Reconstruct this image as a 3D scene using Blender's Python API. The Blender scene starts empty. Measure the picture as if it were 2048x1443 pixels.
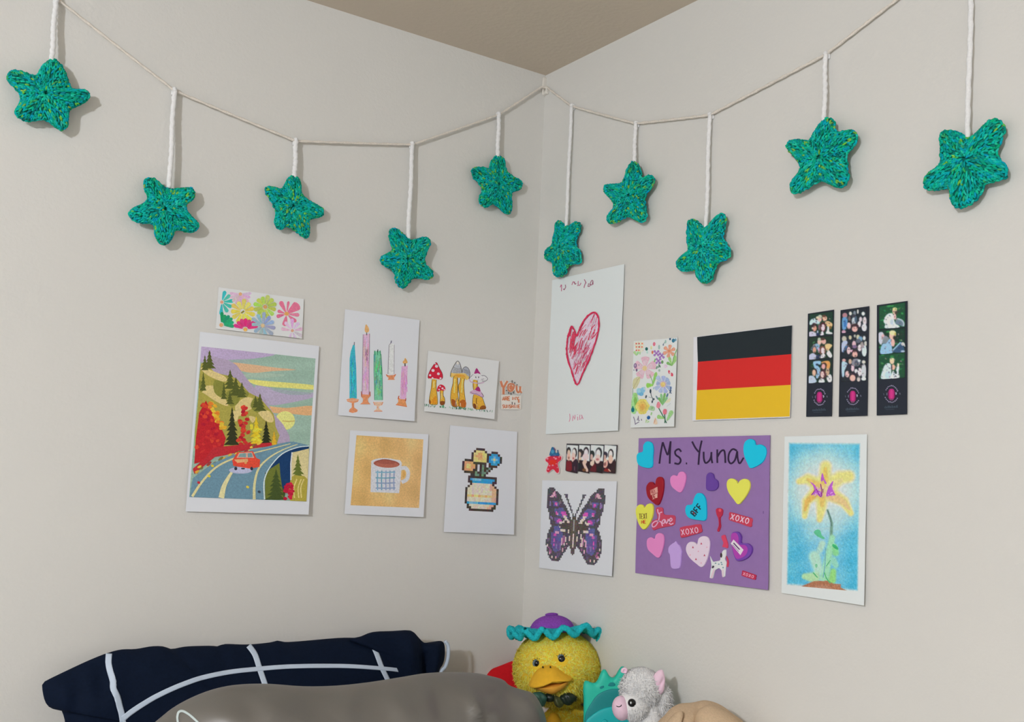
import bpy, bmesh, math, random
import numpy as np
from mathutils import Vector, Matrix
from mathutils.bvhtree import BVHTree

S = bpy.context.scene
C = S.collection
random.seed(7)
RNG = np.random.default_rng(11)

# ------------------------------------------------------------------ camera
F_PX, YAW, PITCH, ROLL = 2137.67, 2.54452671, 0.120565031, 0.0454365588
CAM = Vector((1.58853807, -1.12727356, 1.65652260))
CEIL = 2.44
fw = Vector((math.cos(PITCH)*math.cos(YAW), math.cos(PITCH)*math.sin(YAW), math.sin(PITCH)))
r0 = Vector((math.sin(YAW), -math.cos(YAW), 0))
u0 = r0.cross(fw)
rt = math.cos(ROLL)*r0 + math.sin(ROLL)*u0
up = -math.sin(ROLL)*r0 + math.cos(ROLL)*u0
cam = bpy.data.cameras.new('camera')
cam.sensor_fit = 'HORIZONTAL'; cam.sensor_width = 36.0
cam.lens = 36.0*F_PX/2048.0
cam.clip_start = 0.02
camo = bpy.data.objects.new('camera', cam); C.objects.link(camo)
camo.matrix_world = Matrix(((rt.x, up.x, -fw.x, CAM.x), (rt.y, up.y, -fw.y, CAM.y), (rt.z, up.z, -fw.z, CAM.z), (0, 0, 0, 1)))
S.camera = camo

# ------------------------------------------------------------------ light and exposure
w = bpy.data.worlds.new('world'); S.world = w; w.use_nodes = True
w.node_tree.nodes['Background'].inputs[0].default_value = (0.02, 0.02, 0.02, 1)
ld = bpy.data.lights.new('ceiling_bulb', 'POINT'); ld.energy = 110; ld.shadow_soft_size = 0.055; ld.color = (0.895, 0.935, 1.0)
lo = bpy.data.objects.new('ceiling_bulb', ld); lo.location = (1.95, -2.60, 2.22); C.objects.link(lo)
S.view_settings.view_transform = 'Standard'; S.view_settings.look = 'None'
S.view_settings.gamma = 1; S.view_settings.use_curve_mapping = False
S.view_settings.exposure = 0.0

# ------------------------------------------------------------------ colour
ILL = (0.70, 0.685, 0.665)          # light level the flat colours were read under
def lin(c):
    c = c/255.0
    return c/12.92 if c <= 0.04045 else ((c+0.055)/1.055)**2.4
def obs(c):                          # albedo of a surface seen as sRGB c
    return tuple(min(0.92, max(0.004, lin(v)/i)) for v, i in zip(c, ILL))

MATS = {}
def mat(name, col=(200, 200, 200), rough=0.8, attr=False, nscale=0, namt=0.0, bump=0, bscale=200, spec=0.3, sheen=0.0, bdist=0.002, stretch=None, alb=None):
    if name in MATS: return MATS[name]
    m = bpy.data.materials.new(name); m.use_nodes = True
    nt = m.node_tree; N = nt.nodes; L = nt.links
    b = N['Principled BSDF']; b.inputs['Roughness'].default_value = rough
    b.inputs['Specular IOR Level'].default_value = spec
    if sheen: b.inputs['Sheen Weight'].default_value = sheen
    tc = N.new('ShaderNodeTexCoord'); src = tc.outputs['Object']
    if stretch:
        mp = N.new('ShaderNodeMapping'); mp.inputs['Scale'].default_value = stretch
        L.new(src, mp.inputs['Vector']); src = mp.outputs['Vector']
    if attr:
        a = N.new('ShaderNodeAttribute'); a.attribute_name = 'Col'; out = a.outputs['Color']
    else:
        a = N.new('ShaderNodeRGB'); a.outputs[0].default_value = (*(alb or obs(col)), 1); out = a.outputs[0]
    if nscale:
        n = N.new('ShaderNodeTexNoise'); n.inputs['Scale'].default_value = nscale; n.inputs['Detail'].default_value = 4
        L.new(src, n.inputs['Vector'])
        mr = N.new('ShaderNodeMapRange'); mr.inputs['From Min'].default_value = 0.3; mr.inputs['From Max'].default_value = 0.7
        mr.inputs['To Min'].default_value = 1-namt; mr.inputs['To Max'].default_value = 1+namt*0.6
        L.new(n.outputs['Fac'], mr.inputs['Value'])
        mx = N.new('ShaderNodeVectorMath'); mx.operation = 'SCALE'
        L.new(out, mx.inputs[0]); L.new(mr.outputs[0], mx.inputs['Scale']); out = mx.outputs[0]
    L.new(out, b.inputs['Base Color'])
    if bump:
        n2 = N.new('ShaderNodeTexNoise'); n2.inputs['Scale'].default_value = bscale; n2.inputs['Detail'].default_value = 3
        L.new(src, n2.inputs['Vector'])
        bp = N.new('ShaderNodeBump'); bp.inputs['Strength'].default_value = bump; bp.inputs['Distance'].default_value = bdist
        L.new(n2.outputs['Fac'], bp.inputs['Height']); L.new(bp.outputs[0], b.inputs['Normal'])
    MATS[name] = m
    return m

M_PAPER = mat('white_paper', (201, 202, 206), 0.75, bump=0.05, bscale=60)
M_CREAM = mat('card_stock', (203, 203, 201), 0.75, bump=0.05, bscale=60)
M_INK = mat('printed_ink', attr=True, rough=0.7, spec=0.2)
M_PENCIL = mat('pencil_colour', attr=True, rough=0.8, nscale=420, namt=0.16, spec=0.15)
M_PASTEL = mat('soft_pastel', attr=True, rough=0.9, nscale=300, namt=0.13, spec=0.1)
M_GLOSS = mat('photo_gloss', attr=True, rough=0.45, spec=0.25)
M_FUR = mat('plush_fibre', attr=True, rough=0.9, spec=0.1)
_n = M_FUR.node_tree; _t = _n.nodes.new('ShaderNodeBsdfTranslucent'); _m = _n.nodes.new('ShaderNodeMixShader'); _m.inputs[0].default_value = 0.08
_at = [x for x in _n.nodes if x.type == 'ATTRIBUTE'][0]; _n.links.new(_at.outputs['Color'], _t.inputs['Color'])
_n.links.new(_n.nodes['Principled BSDF'].outputs[0], _m.inputs[1]); _n.links.new(_t.outputs[0], _m.inputs[2]); _n.links.new(_m.outputs[0], _n.nodes['Material Output'].inputs['Surface'])
M_YARN = mat('yarn', attr=True, rough=0.95, spec=0.1, nscale=900, namt=0.15)

# ------------------------------------------------------------------ geometry helpers
def mesh_obj(name, verts, faces, m, parent=None, smooth=False, cols=None, mw=None):
    me = bpy.data.meshes.new(name)
    me.from_pydata([tuple(v) for v in verts], [], faces)
    if cols is not None:
        at = me.color_attributes.new('Col', 'FLOAT_COLOR', 'POINT')
        a = np.ones((len(verts), 4), 'f'); a[:, :3] = np.asarray(cols, 'f').reshape(-1, 3)
        at.data.foreach_set('color', a.ravel())
    if smooth: me.polygons.foreach_set('use_smooth', [True]*len(me.polygons))
    me.materials.append(m); me.update()
    o = bpy.data.objects.new(name, me); C.objects.link(o)
    if parent: o.parent = parent
    if mw is not None: o.matrix_world = mw
    return o

def thing(name, label, cat, mw, group=None):
    o = bpy.data.objects.new(name, None); C.objects.link(o); o.empty_display_size = 0.03
    o.matrix_world = mw; o['label'] = label; o['category'] = cat
    if group: o['group'] = group
    return o
def tag(o, label, cat, group=None):
    o['label'] = label; o['category'] = cat
    if group: o['group'] = group
    return o
def struct(name, v, f, m):
    o = mesh_obj(name, v, f, m); o['kind'] = 'structure'; return o
def box(x0, x1, y0, y1, z0, z1):
    v = [(x, y, z) for x in (x0, x1) for y in (y0, y1) for z in (z0, z1)]
    f = [(0, 1, 3, 2), (4, 6, 7, 5), (0, 4, 5, 1), (2, 3, 7, 6), (0, 2, 6, 4), (1, 5, 7, 3)]
    return v, f

def ray(px, py):
    return fw + rt*((px-1024)/F_PX) - up*((py-721.5)/F_PX)
def at_depth(px, py, d):
    return CAM + ray(px, py)*d

class Plane:
    """A real plane in the room: origin, right, up and outward normal."""
    def __init__(s, o, e1, e2):
        s.o = Vector(o); s.e1 = Vector(e1).normalized(); s.e2 = Vector(e2).normalized(); s.n = s.e1.cross(s.e2).normalized()
    def local(s, px, py):
        d = ray(px, py); t = (s.o-CAM).dot(s.n)/d.dot(s.n); q = CAM + d*t - s.o
        return (q.dot(s.e1), q.dot(s.e2))
    def world(s, x, y, z=0): return s.o + s.e1*x + s.e2*y + s.n*z
    def mw(s, x=0, y=0):
        p = s.world(x, y); e1, e2, n = s.e1, s.e2, s.n
        return Matrix(((e1.x, e2.x, n.x, p.x), (e1.y, e2.y, n.y, p.y), (e1.z, e2.z, n.z, p.z), (0, 0, 0, 1)))
    def moved(s, x, y): return Plane(s.world(x, y), s.e1, s.e2)
def wall_plane(side, off=0.0):
    if side == 'L': return Plane((off, 0, 0), (0, 1, 0), (0, 0, 1))
    return Plane((0, -off, 0), (1, 0, 0), (0, 0, 1))
def facing_plane(px, py, d, tilt=0.0, turn=0.0):
    """Upright plane through the point at depth d, turned to the room's middle."""
    p = at_depth(px, py, d)
    h = Vector((fw.x, fw.y, 0)).normalized(); h.rotate(Matrix.Rotation(turn, 3, 'Z'))
    e1 = Vector((-h.y, h.x, 0))*-1
    e2 = Vector((0, 0, 1)) + h*tilt
    return Plane(p, e1, e2)

def smooth_closed(P, n=4):
    P = [np.array(p, float) for p in P]; k = len(P); out = []
    for i in range(k):
        a, b, c, d = P[i-1], P[i], P[(i+1) % k], P[(i+2) % k]
        for j in range(n):
            t = j/n
            out.append(tuple(0.5*((2*b)+(-a+c)*t+(2*a-5*b+4*c-d)*t*t+(-a+3*b-3*c+d)*t**3)))
    return out
def smooth_open(P, n=4):
    P = [np.array(p, float) for p in P]; P = [2*P[0]-P[1]]+P+[2*P[-1]-P[-2]]; out = []
    for i in range(1, len(P)-2):
        a, b, c, d = P[i-1:i+3]
        for j in range(n):
            t = j/n
            out.append(tuple(0.5*((2*b)+(-a+c)*t+(2*a-5*b+4*c-d)*t*t+(-a+3*b-3*c+d)*t**3)))
    out.append(tuple(P[-2]))
    return out
def resample(P, n, closed=True):
    P = np.array(P, float); Q = np.vstack([P, P[:1]]) if closed else P
    d = np.r_[0, np.cumsum(np.linalg.norm(np.diff(Q, axis=0), axis=1))]
    t = np.linspace(0, d[-1], n, endpoint=not closed)
    return np.stack([np.interp(t, d, Q[:, i]) for i in range(Q.shape[1])], 1)

def puffy(outline, ctr, T, p=2.5, q=2.0, nr=14, disp=None, back=1.0):
    """Closed cushion-like solid grown from an outline in its own plane."""
    O = np.array(outline, float); c = np.array(ctr, float); n = len(O)
    V = []; Fc = []
    ss = [math.sin((i+1)/nr*math.pi/2) for i in range(nr)]
    def h(s): return T*(max(0.0, 1-s**p))**(1.0/q)
    def ring(s, sg):
        for k in range(n):
            x, y = c + (O[k]-c)*s
            z = sg*h(s)*(1 if sg > 0 else back)
            if disp is not None and s < 0.999: z += disp(x, y, s, sg)*(1-s**8)
            V.append((x, y, z))
    z0 = T + (disp(c[0], c[1], 0, 1) if disp else 0)
    V.append((c[0], c[1], z0))
    for s in ss: ring(s, 1)
    V.append((c[0], c[1], -T*back)); bc = len(V)-1
    for s in ss[:-1]: ring(s, -1)
    for k in range(n): Fc.append((0, 1+k, 1+(k+1) % n))
    for r in range(nr-1):
        a = 1+r*n; b = a+n
        for k in range(n): Fc.append((a+k, b+k, b+(k+1) % n, a+(k+1) % n))
    rim = 1+(nr-1)*n; b0 = bc+1
    for k in range(n): Fc.append((bc, b0+(k+1) % n, b0+k))
    for r in range(nr-2):
        a = b0+r*n; b = a+n
        for k in range(n): Fc.append((a+k, a+(k+1) % n, b+(k+1) % n, b+k))
    a = b0+(nr-2)*n
    for k in range(n): Fc.append((a+k, a+(k+1) % n, rim+(k+1) % n, rim+k))
    if sum(O[i][0]*O[(i+1) % n][1]-O[(i+1) % n][0]*O[i][1] for i in range(n)) < 0:
        Fc = [tuple(reversed(f)) for f in Fc]
    return V, Fc

def tube(P, r, sides=8, twist=0.0, ply=0, flat=1.0, cap=True, amp=0.22):
    """Round tube along 3D points; ply>0 gives a rope-like bumpy section."""
    P = [Vector(p) for p in P]; V = []; Fc = []; n = len(P); L = 0
    for i, p in enumerate(P):
        t = (P[min(i+1, n-1)]-P[max(i-1, 0)]).normalized()
        ref = Vector((0.577, -0.577, 0.3)).normalized()
        if abs(t.dot(ref)) > 0.95: ref = Vector((0, 0, 1))
        a = (ref - t*ref.dot(t)).normalized(); b = t.cross(a)
        if i: L += (p-P[i-1]).length
        rr = r(i/(n-1)) if callable(r) else r
        for k in range(sides):
            an = 2*math.pi*k/sides
            q = rr*(1+(amp*math.cos(ply*(an-L*twist)) if ply else 0))
            V.append(p + a*(math.cos(an)*q*flat) + b*(math.sin(an)*q))
    for i in range(n-1):
        for k in range(sides):
            A = i*sides+k; B = i*sides+(k+1) % sides
            Fc.append((A, B, B+sides, A+sides))
    if cap:
        Fc.append(tuple(reversed(range(sides)))); Fc.append(tuple(range((n-1)*sides, n*sides)))
    return V, Fc
def join(parts):
    V = []; Fc = []
    for v, f in parts:
        o = len(V); V += [tuple(x) for x in v]; Fc += [tuple(i+o for i in q) for q in f]
    return V, Fc
def ellipsoid(c, r, nu=20, nv=12, M=None, fn=None):
    V = []; Fc = []
    for j in range(nv+1):
        th = math.pi*j/nv
        for i in range(nu):
            ph = 2*math.pi*i/nu
            d = Vector((math.sin(th)*math.cos(ph), math.sin(th)*math.sin(ph), math.cos(th)))
            k = fn(d) if fn else 1.0
            q = Vector((d.x*r[0]*k, d.y*r[1]*k, d.z*r[2]*k))
            if M: q = M @ q
            V.append(Vector(c)+q)
    for j in range(nv):
        for i in range(nu):
            a = j*nu+i; b = j*nu+(i+1) % nu
            Fc.append((a, a+nu, b+nu, b))
    return V, Fc

def blades(V, Fc, n, length, width, palette, droop=0.3, jitter=0.5, keep=None, bias=None):
    """Short fibres standing on a surface (one mesh): plush pile."""
    V = np.array([tuple(v) for v in V], float); T = []
    for f in Fc:
        for k in range(1, len(f)-1): T.append((f[0], f[k], f[k+1]))
    T = np.array(T); A, B, D = V[T[:, 0]], V[T[:, 1]], V[T[:, 2]]
    N = np.cross(B-A, D-A); ar = np.linalg.norm(N, axis=1); ok = ar > 1e-12
    T, A, B, D, N, ar = T[ok], A[ok], B[ok], D[ok], N[ok], ar[ok]
    idx = RNG.choice(len(T), n, p=ar/ar.sum())
    u, v = RNG.random(n), RNG.random(n); fl = u+v > 1; u[fl] = 1-u[fl]; v[fl] = 1-v[fl]
    P = A[idx]+(B-A)[idx]*u[:, None]+(D-A)[idx]*v[:, None]
    nn = N[idx]/ar[idx][:, None]
    if keep is not None:
        k = np.array([keep(p, q) for p, q in zip(P, nn)]); P, nn = P[k], nn[k]; n = len(P)
    R = RNG.normal(size=(n, 3)); R -= nn*(R*nn).sum(1)[:, None]; R /= np.linalg.norm(R, axis=1)[:, None]+1e-9
    R = R*(0.6+jitter*RNG.random(n))[:, None]; R[:, 1] -= 0.35
    d = nn*0.38 + R
    d /= np.linalg.norm(d, axis=1)[:, None]
    side = np.cross(d, nn); side /= np.linalg.norm(side, axis=1)[:, None]+1e-9
    ln = (length*(0.6+0.7*RNG.random(n)))[:, None]
    mid = P+d*ln*0.55; tip = P+d*ln; tip[:, 1] -= droop*ln[:, 0]
    W = side*width
    VV = np.stack([P-W, P+W, mid+W*0.7, mid-W*0.7, tip], 1).reshape(-1, 3)
    FF = []
    for i in range(n):
        o = i*5; FF.append((o, o+1, o+2, o+3)); FF.append((o+3, o+2, o+4))
    pal = np.array([obs(c) for c in palette])
    cc = pal[RNG.integers(0, len(pal), n)]*(0.85+0.3*RNG.random(n))[:, None]
    cc = np.repeat(cc, 5, 0)
    return VV, FF, np.clip(cc, 0, 0.95)

# ------------------------------------------------------------------ flat artwork on sheets
def clip_convex(P, Q):
    """Keep the part of polygon P inside the convex quad Q."""
    ar = sum(Q[i][0]*Q[(i+1) % len(Q)][1]-Q[(i+1) % len(Q)][0]*Q[i][1] for i in range(len(Q)))
    if ar < 0: Q = Q[::-1]
    for i in range(len(Q)):
        a, b = Q[i], Q[(i+1) % len(Q)]; out = []
        f = lambda p: (b[0]-a[0])*(p[1]-a[1])-(b[1]-a[1])*(p[0]-a[0])
        for k in range(len(P)):
            p, q = P[k-1], P[k]; fp, fq = f(p), f(q)
            if (fp >= 0) != (fq >= 0):
                t = fp/(fp-fq); out.append((p[0]+(q[0]-p[0])*t, p[1]+(q[1]-p[1])*t))
            if fq >= 0: out.append((q[0], q[1]))
        P = out
        if len(P) < 3: return []
    return P
class Art:
    """Shapes of ink lying on a sheet, each a little above the one before."""
    STEP = 0.00004
    def __init__(s, x0, y0, sc): s.x0, s.y0, s.sc = x0, y0, sc; s.items = []; s.lay = 1; s.clip = None
    def px(s, p): return (s.x0+p[0]*s.sc, s.y0+p[1]*s.sc)
    def poly(s, P, col, sm=0, jit=0):
        if sm: P = smooth_closed(P, sm)
        if jit: P = [(x+random.uniform(-jit, jit), y+random.uniform(-jit, jit)) for x, y in P]
        s.items.append(([s.px(p) for p in P], col, s.lay)); s.lay += 1
    def ell(s, cx, cy, rx, ry, col, rot=0, n=14):
        c, q = math.cos(math.radians(rot)), math.sin(math.radians(rot))
        s.poly([(cx+rx*math.cos(a)*c-ry*math.sin(a)*q, cy+rx*math.cos(a)*q+ry*math.sin(a)*c) for a in [2*math.pi*i/n for i in range(n)]], col)
    def line(s, P, w, col, sm=0, w1=None):
        if sm: P = smooth_open(P, sm)
        P = [np.array(p, float) for p in P]; n = len(P); A = []; B = []
        for i in range(n):
            t = P[min(i+1, n-1)]-P[max(i-1, 0)]; t = t/(np.linalg.norm(t)+1e-9); nn = np.array([-t[1], t[0]])
            ww = (w + ((w1-w)*i/(n-1) if w1 is not None else 0))/2
            A.append(P[i]+nn*ww); B.append(P[i]-nn*ww)
        for i in range(n-1):
            s.items.append(([s.px(A[i]), s.px(A[i+1]), s.px(B[i+1]), s.px(B[i])], col, s.lay))
        s.lay += 1
    def petal(s, cx, cy, ang, r0, r1, w, col):
        a = math.radians(ang); d = np.array([math.cos(a), math.sin(a)]); n = np.array([-d[1], d[0]]); c = np.array([cx, cy])
        s.poly([c+d*r0+n*w*0.15, c+d*(r0+(r1-r0)*.5)+n*w*.4, c+d*(r0+(r1-r0)*.85)+n*w*.5, c+d*r1, c+d*(r0+(r1-r0)*.85)-n*w*.5, c+d*(r0+(r1-r0)*.5)-n*w*.4, c+d*r0-n*w*.15], col, 2)
    def conifer(s, cx, y0, y1, w, col, n=6):
        L = []; R = []
        for i in range(n):
            y = y0+(y1-y0)*(i+0.6)/n; ww = w*(i+1)/n/2
            L += [(cx-ww*random.uniform(.8, 1.1), y+(y1-y0)/n*0.4), (cx-ww*.45, y+(y1-y0)/n*.35)]
            R += [(cx+ww*random.uniform(.8, 1.1), y+(y1-y0)/n*0.4), (cx+ww*.45, y+(y1-y0)/n*.35)]
        s.poly([(cx, y0)]+R+[(cx+w*.1, y1), (cx-w*.1, y1)]+L[::-1], col)
    def text(s, txt, x, y, wd, ht, col, lw, rot=0, gap=0.35, shear=0):
        c, q = math.cos(math.radians(rot)), math.sin(math.radians(rot)); ox = 0
        for ch in txt:
            for st in GLYPH.get(ch, []):
                P = []
                for gx, gy in st:
                    X = ox+gx*wd+shear*(gy-1)*ht*-1; Y = (gy-1)*ht
                    P.append((x+X*c-Y*q, y+X*q+Y*c))
                if len(P) > 1: s.line(P, lw, col)
            ox += wd*(1+gap)
    def grid(s, quad, nx, ny, fn):
        """Colour field over a quad (px given in crop units)."""
        q = [np.array(s.px(p)) for p in quad]; s.items.append((q, (nx, ny, fn), s.lay)); s.lay += 1
    def to_photo(s, quad, nx, ny, soft=0.5):
        """Turn the shapes into a continuous-tone picture on a fine grid."""
        q = [np.array(s.px(p), float) for p in quad]
        u, v = np.meshgrid(np.linspace(0, 1, nx+1), np.linspace(0, 1, ny+1))
        col = np.zeros((ny+1, nx+1, 3)); offs = [(-.35, -.35), (.35, -.2), (-.2, .35), (.3, .3), (0, 0)]
        for du, dv in offs:
            U = (u+du*soft*2/nx)[..., None]; V = (v+dv*soft*2/ny)[..., None]
            P = (q[0]*(1-U)+q[1]*U)*(1-V)+(q[3]*(1-U)+q[2]*U)*V; X, Y = P[..., 0], P[..., 1]
            C_ = np.zeros((ny+1, nx+1, 3))
            for pts, c, lay in s.items:
                k = np.zeros(X.shape, bool); n = len(pts)
                for i in range(n):
                    (x1, y1), (x2, y2) = pts[i][:2], pts[(i+1) % n][:2]
                    if y1 == y2: continue
                    k ^= ((y1 > Y) != (y2 > Y)) & (X < (x2-x1)*(Y-y1)/(y2-y1)+x1)
                C_[k] = c
            col += C_/len(offs)
        col += RNG.normal(0, 5, col.shape)
        b = col.copy(); b[1:-1, 1:-1] = (col[1:-1, 1:-1]*4+col[:-2, 1:-1]+col[2:, 1:-1]+col[1:-1, :-2]+col[1:-1, 2:])/8
        b = np.clip(b, 3, 250)
        s.items = [(q, (nx, ny, lambda uu, vv: b[int(round(vv*ny)), int(round(uu*nx))]), 1)]
    def build(s, name, sheet, m, parent, kind=None):
        V = []; Fc = []; K = []
        pl = sheet.pl; L_ = []; done = []; new = []
        for k, (P, col, lay) in enumerate(s.items):      # strokes that do not cross share a layer
            if not done or done[-1][0] != lay: done.append([lay, []])
            done[-1][1].append(k)
        boxes = []
        for lay, ks in done:
            pts = np.concatenate([np.array([tuple(p)[:2] for p in s.items[k][0]], float) for k in ks])
            b0, b1_ = pts.min(0)-.4, pts.max(0)+.4; z = 1
            for c0, c1, zz in boxes:
                if zz >= z and (b0 < c1).all() and (c0 < b1_).all(): z = zz+1
            boxes.append((b0, b1_, z))
            for k in ks: new.append((s.items[k][0], s.items[k][1], z))
        s.items = new; top = max([it[2] for it in s.items]+[1]); step = min(s.STEP, 0.0016/top)
        for P, col, lay in s.items:
            o = len(V); z = lay*step + 0.00025
            if len(col) == 3 and callable(col[2]):
                nx, ny, fn = col
                for j in range(ny+1):
                    for i in range(nx+1):
                        u, v = i/nx, j/ny
                        p = (P[0]*(1-u)+P[1]*u)*(1-v)+(P[3]*(1-u)+P[2]*u)*v
                        x, y = pl.local(*p); V.append((x, y, z)); K.append(obs(fn(u, v)))
                for j in range(ny):
                    for i in range(nx):
                        a = o+j*(nx+1)+i; Fc.append((a, a+nx+1, a+nx+2, a+1))
                continue
            if s.clip != 'off':
                P = clip_convex([(p[0], p[1]) for p in P], s.clip or sheet.quad)
                if len(P) < 3: continue
            Q = [pl.local(*p) for p in P]
            ar = sum(Q[i][0]*Q[(i+1) % len(Q)][1]-Q[(i+1) % len(Q)][0]*Q[i][1] for i in range(len(Q)))
            if ar < 0: Q = Q[::-1]
            k = obs(col)
            for x, y in Q: V.append((x, y, z)); K.append(k)
            Fc.append(tuple(range(o, len(V))))
        ob = mesh_obj(name, V, Fc, m, parent, cols=K)
        bend(ob.data, sheet)
        ob.data.update()
        if kind: ob['kind'] = kind
        return ob

def bend(me, sheet, maxlen=0.008):
    bm = bmesh.new(); bm.from_mesh(me)
    bmesh.ops.triangulate(bm, faces=[f for f in bm.faces if len(f.verts) > 4])
    for _ in range(5):
        e = [x for x in bm.edges if x.calc_length() > maxlen]
        if not e: break
        bmesh.ops.subdivide_edges(bm, edges=e, cuts=1, use_grid_fill=True)
        bmesh.ops.triangulate(bm, faces=[f for f in bm.faces if len(f.verts) > 4])
    for v in bm.verts: v.co.z += sheet.lift(v.co.x, v.co.y)
    bm.to_mesh(me); bm.free(); me.update()

class Sheet:
    def __init__(s, name, label, cat, side, quad, m=None, lift=0.003, wave=0.0006, thick=0.0003, group=None, seed=0, part='sheet', edge_wave=1.0):
        wp = wall_plane(side, 0.0012)
        q = [wp.local(*p) for p in quad]
        cx = sum(p[0] for p in q)/4; cy = sum(p[1] for p in q)/4
        s.pl = wp.moved(cx, cy); s.q = [np.array((p[0]-cx, p[1]-cy)) for p in q]
        s.w = np.linalg.norm(s.q[1]-s.q[0]); s.h = np.linalg.norm(s.q[3]-s.q[0])
        s.amt, s.wv, s.ph = lift, wave*0.5, seed*1.7; s.quad = quad
        s.root = thing(name, label, cat, s.pl.mw(), group)
        nx = max(4, int(s.w/0.010)); ny = max(4, int(s.h/0.010)); V = []; Fc = []
        for j in range(ny+1):
            for i in range(nx+1):
                u, v = i/nx, j/ny
                p = (s.q[0]*(1-u)+s.q[1]*u)*(1-v)+(s.q[3]*(1-u)+s.q[2]*u)*v
                V.append((p[0], p[1], s.lift(*p)+0.0002))
        n = len(V); V += [(x, y, z-thick) for x, y, z in V]; W0 = list(V)
        for j in range(ny):
            for i in range(nx):
                a = j*(nx+1)+i; Fc.append((a, a+nx+1, a+nx+2, a+1)); Fc.append((a+n, a+n+1, a+n+nx+2, a+n+nx+1))
        rim = [i for i in range(nx+1)]+[j*(nx+1)+nx for j in range(1, ny+1)]+[ny*(nx+1)+i for i in range(nx-1, -1, -1)]+[j*(nx+1) for j in range(ny-1, 0, -1)]
        base = len(V); m_ = len(rim)
        V += [W0[i] for i in rim]+[W0[i+n] for i in rim]      # own edge vertices keep the cut edge crisp
        for k in range(m_): Fc.append((base+k, base+(k+1) % m_, base+m_+(k+1) % m_, base+m_+k))
        mesh_obj(part, V, Fc, m or M_PAPER, s.root, smooth=True)
    def lift(s, x, y):
        u = x/s.w+0.5; v = 0.5-y/s.h
        u = min(1, max(0, u)); v = min(1, max(0, v))
        return s.amt*(0.25*u+0.3*v+0.45*u*v) + s.wv*(1+math.sin(x*75+y*23+s.ph)*0.5+math.sin(y*62-x*31+s.ph*2)*0.5)
    def uv(s, u, v):                # a point of the sheet given in photo pixels
        q = [np.array(p, float) for p in s.quad]
        return tuple((q[0]*(1-u)+q[1]*u)*(1-v)+(q[3]*(1-u)+q[2]*u)*v)

GLYPH = {
 'A': [[(0, 1), (.5, 0), (1, 1)], [(.2, .65), (.8, .65)]], 'B': [[(0, 0), (0, 1), (.8, .95), (.9, .7), (.7, .5), (0, .5)], [(.7, .5), (.85, .25), (.7, 0), (0, 0)]],
 'C': [[(1, .15), (.5, 0), (0, .3), (0, .7), (.5, 1), (1, .85)]], 'E': [[(1, 0), (0, 0), (0, 1), (1, 1)], [(0, .5), (.8, .5)]],
 'F': [[(1, 0), (0, 0), (0, 1)], [(0, .5), (.8, .5)]], 'H': [[(0, 0), (0, 1)], [(1, 0), (1, 1)], [(0, .5), (1, .5)]],
 'I': [[(.5, 0), (.5, 1)]], 'M': [[(0, 1), (.1, 0), (.5, .7), (.9, 0), (1, 1)]], 'N': [[(0, 1), (0, 0), (1, 1), (1, 0)]],
 'O': [[(.5, 0), (.1, .2), (0, .5), (.1, .8), (.5, 1), (.9, .8), (1, .5), (.9, .2), (.5, 0)]], 'R': [[(0, 1), (0, 0), (.8, .05), (.9, .3), (.7, .5), (0, .5)], [(.5, .5), (1, 1)]],
 'S': [[(.95, .12), (.5, 0), (.1, .15), (.15, .4), (.85, .6), (.9, .85), (.5, 1), (.05, .88)]], 'T': [[(0, 0), (1, 0)], [(.5, 0), (.5, 1)]],
 'U': [[(0, 0), (0, .75), (.5, 1), (1, .75), (1, 0)]], 'X': [[(0, 0), (1, 1)], [(1, 0), (0, 1)]], 'Y': [[(0, 0), (.5, .5), (1, 0)], [(.5, .5), (.5, 1)]],
}

# ------------------------------------------------------------------ the room
M_WALL = mat('painted_drywall', alb=(0.765, 0.752, 0.715), rough=0.85, nscale=2.0, namt=0.02, bump=0.35, bscale=170, spec=0.2, bdist=0.0016)
M_CEIL = mat('painted_ceiling', alb=(0.70, 0.61, 0.50), rough=0.9, bump=0.3, bscale=120, spec=0.1, bdist=0.002)
M_FLOOR = mat('beige_carpet', alb=(0.50, 0.47, 0.44), rough=0.95, nscale=300, namt=0.2)
RX, RY = 3.6, -4.6
struct('wall_left', *box(-0.1, 0, RY-0.1, 0.1, 0, CEIL), M_WALL)
struct('wall_right', *box(0, RX+0.1, 0, 0.1, 0, CEIL), M_WALL)
struct('wall_back', *box(0, RX+0.1, RY-0.1, RY, 0, CEIL), M_WALL)
struct('wall_front', *box(RX, RX+0.1, RY, 0, 0, CEIL), M_WALL)
struct('floor', *box(-0.1, RX+0.1, RY-0.1, 0.1, -0.1, 0), M_FLOOR)
struct('ceiling', *box(-0.1, RX+0.1, RY-0.1, 0.1, CEIL, CEIL+0.1), M_CEIL)

# ------------------------------------------------------------------ garland string, hook, stars
M_STRING = mat('cream_string', (203, 194, 182), 0.9, nscale=500, namt=0.12)
M_CORD = mat('white_cord', (222, 215, 208), 0.9, nscale=400, namt=0.06)
M_HOOK = mat('white_plastic', (200, 194, 184), 0.35, spec=0.4)

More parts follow.
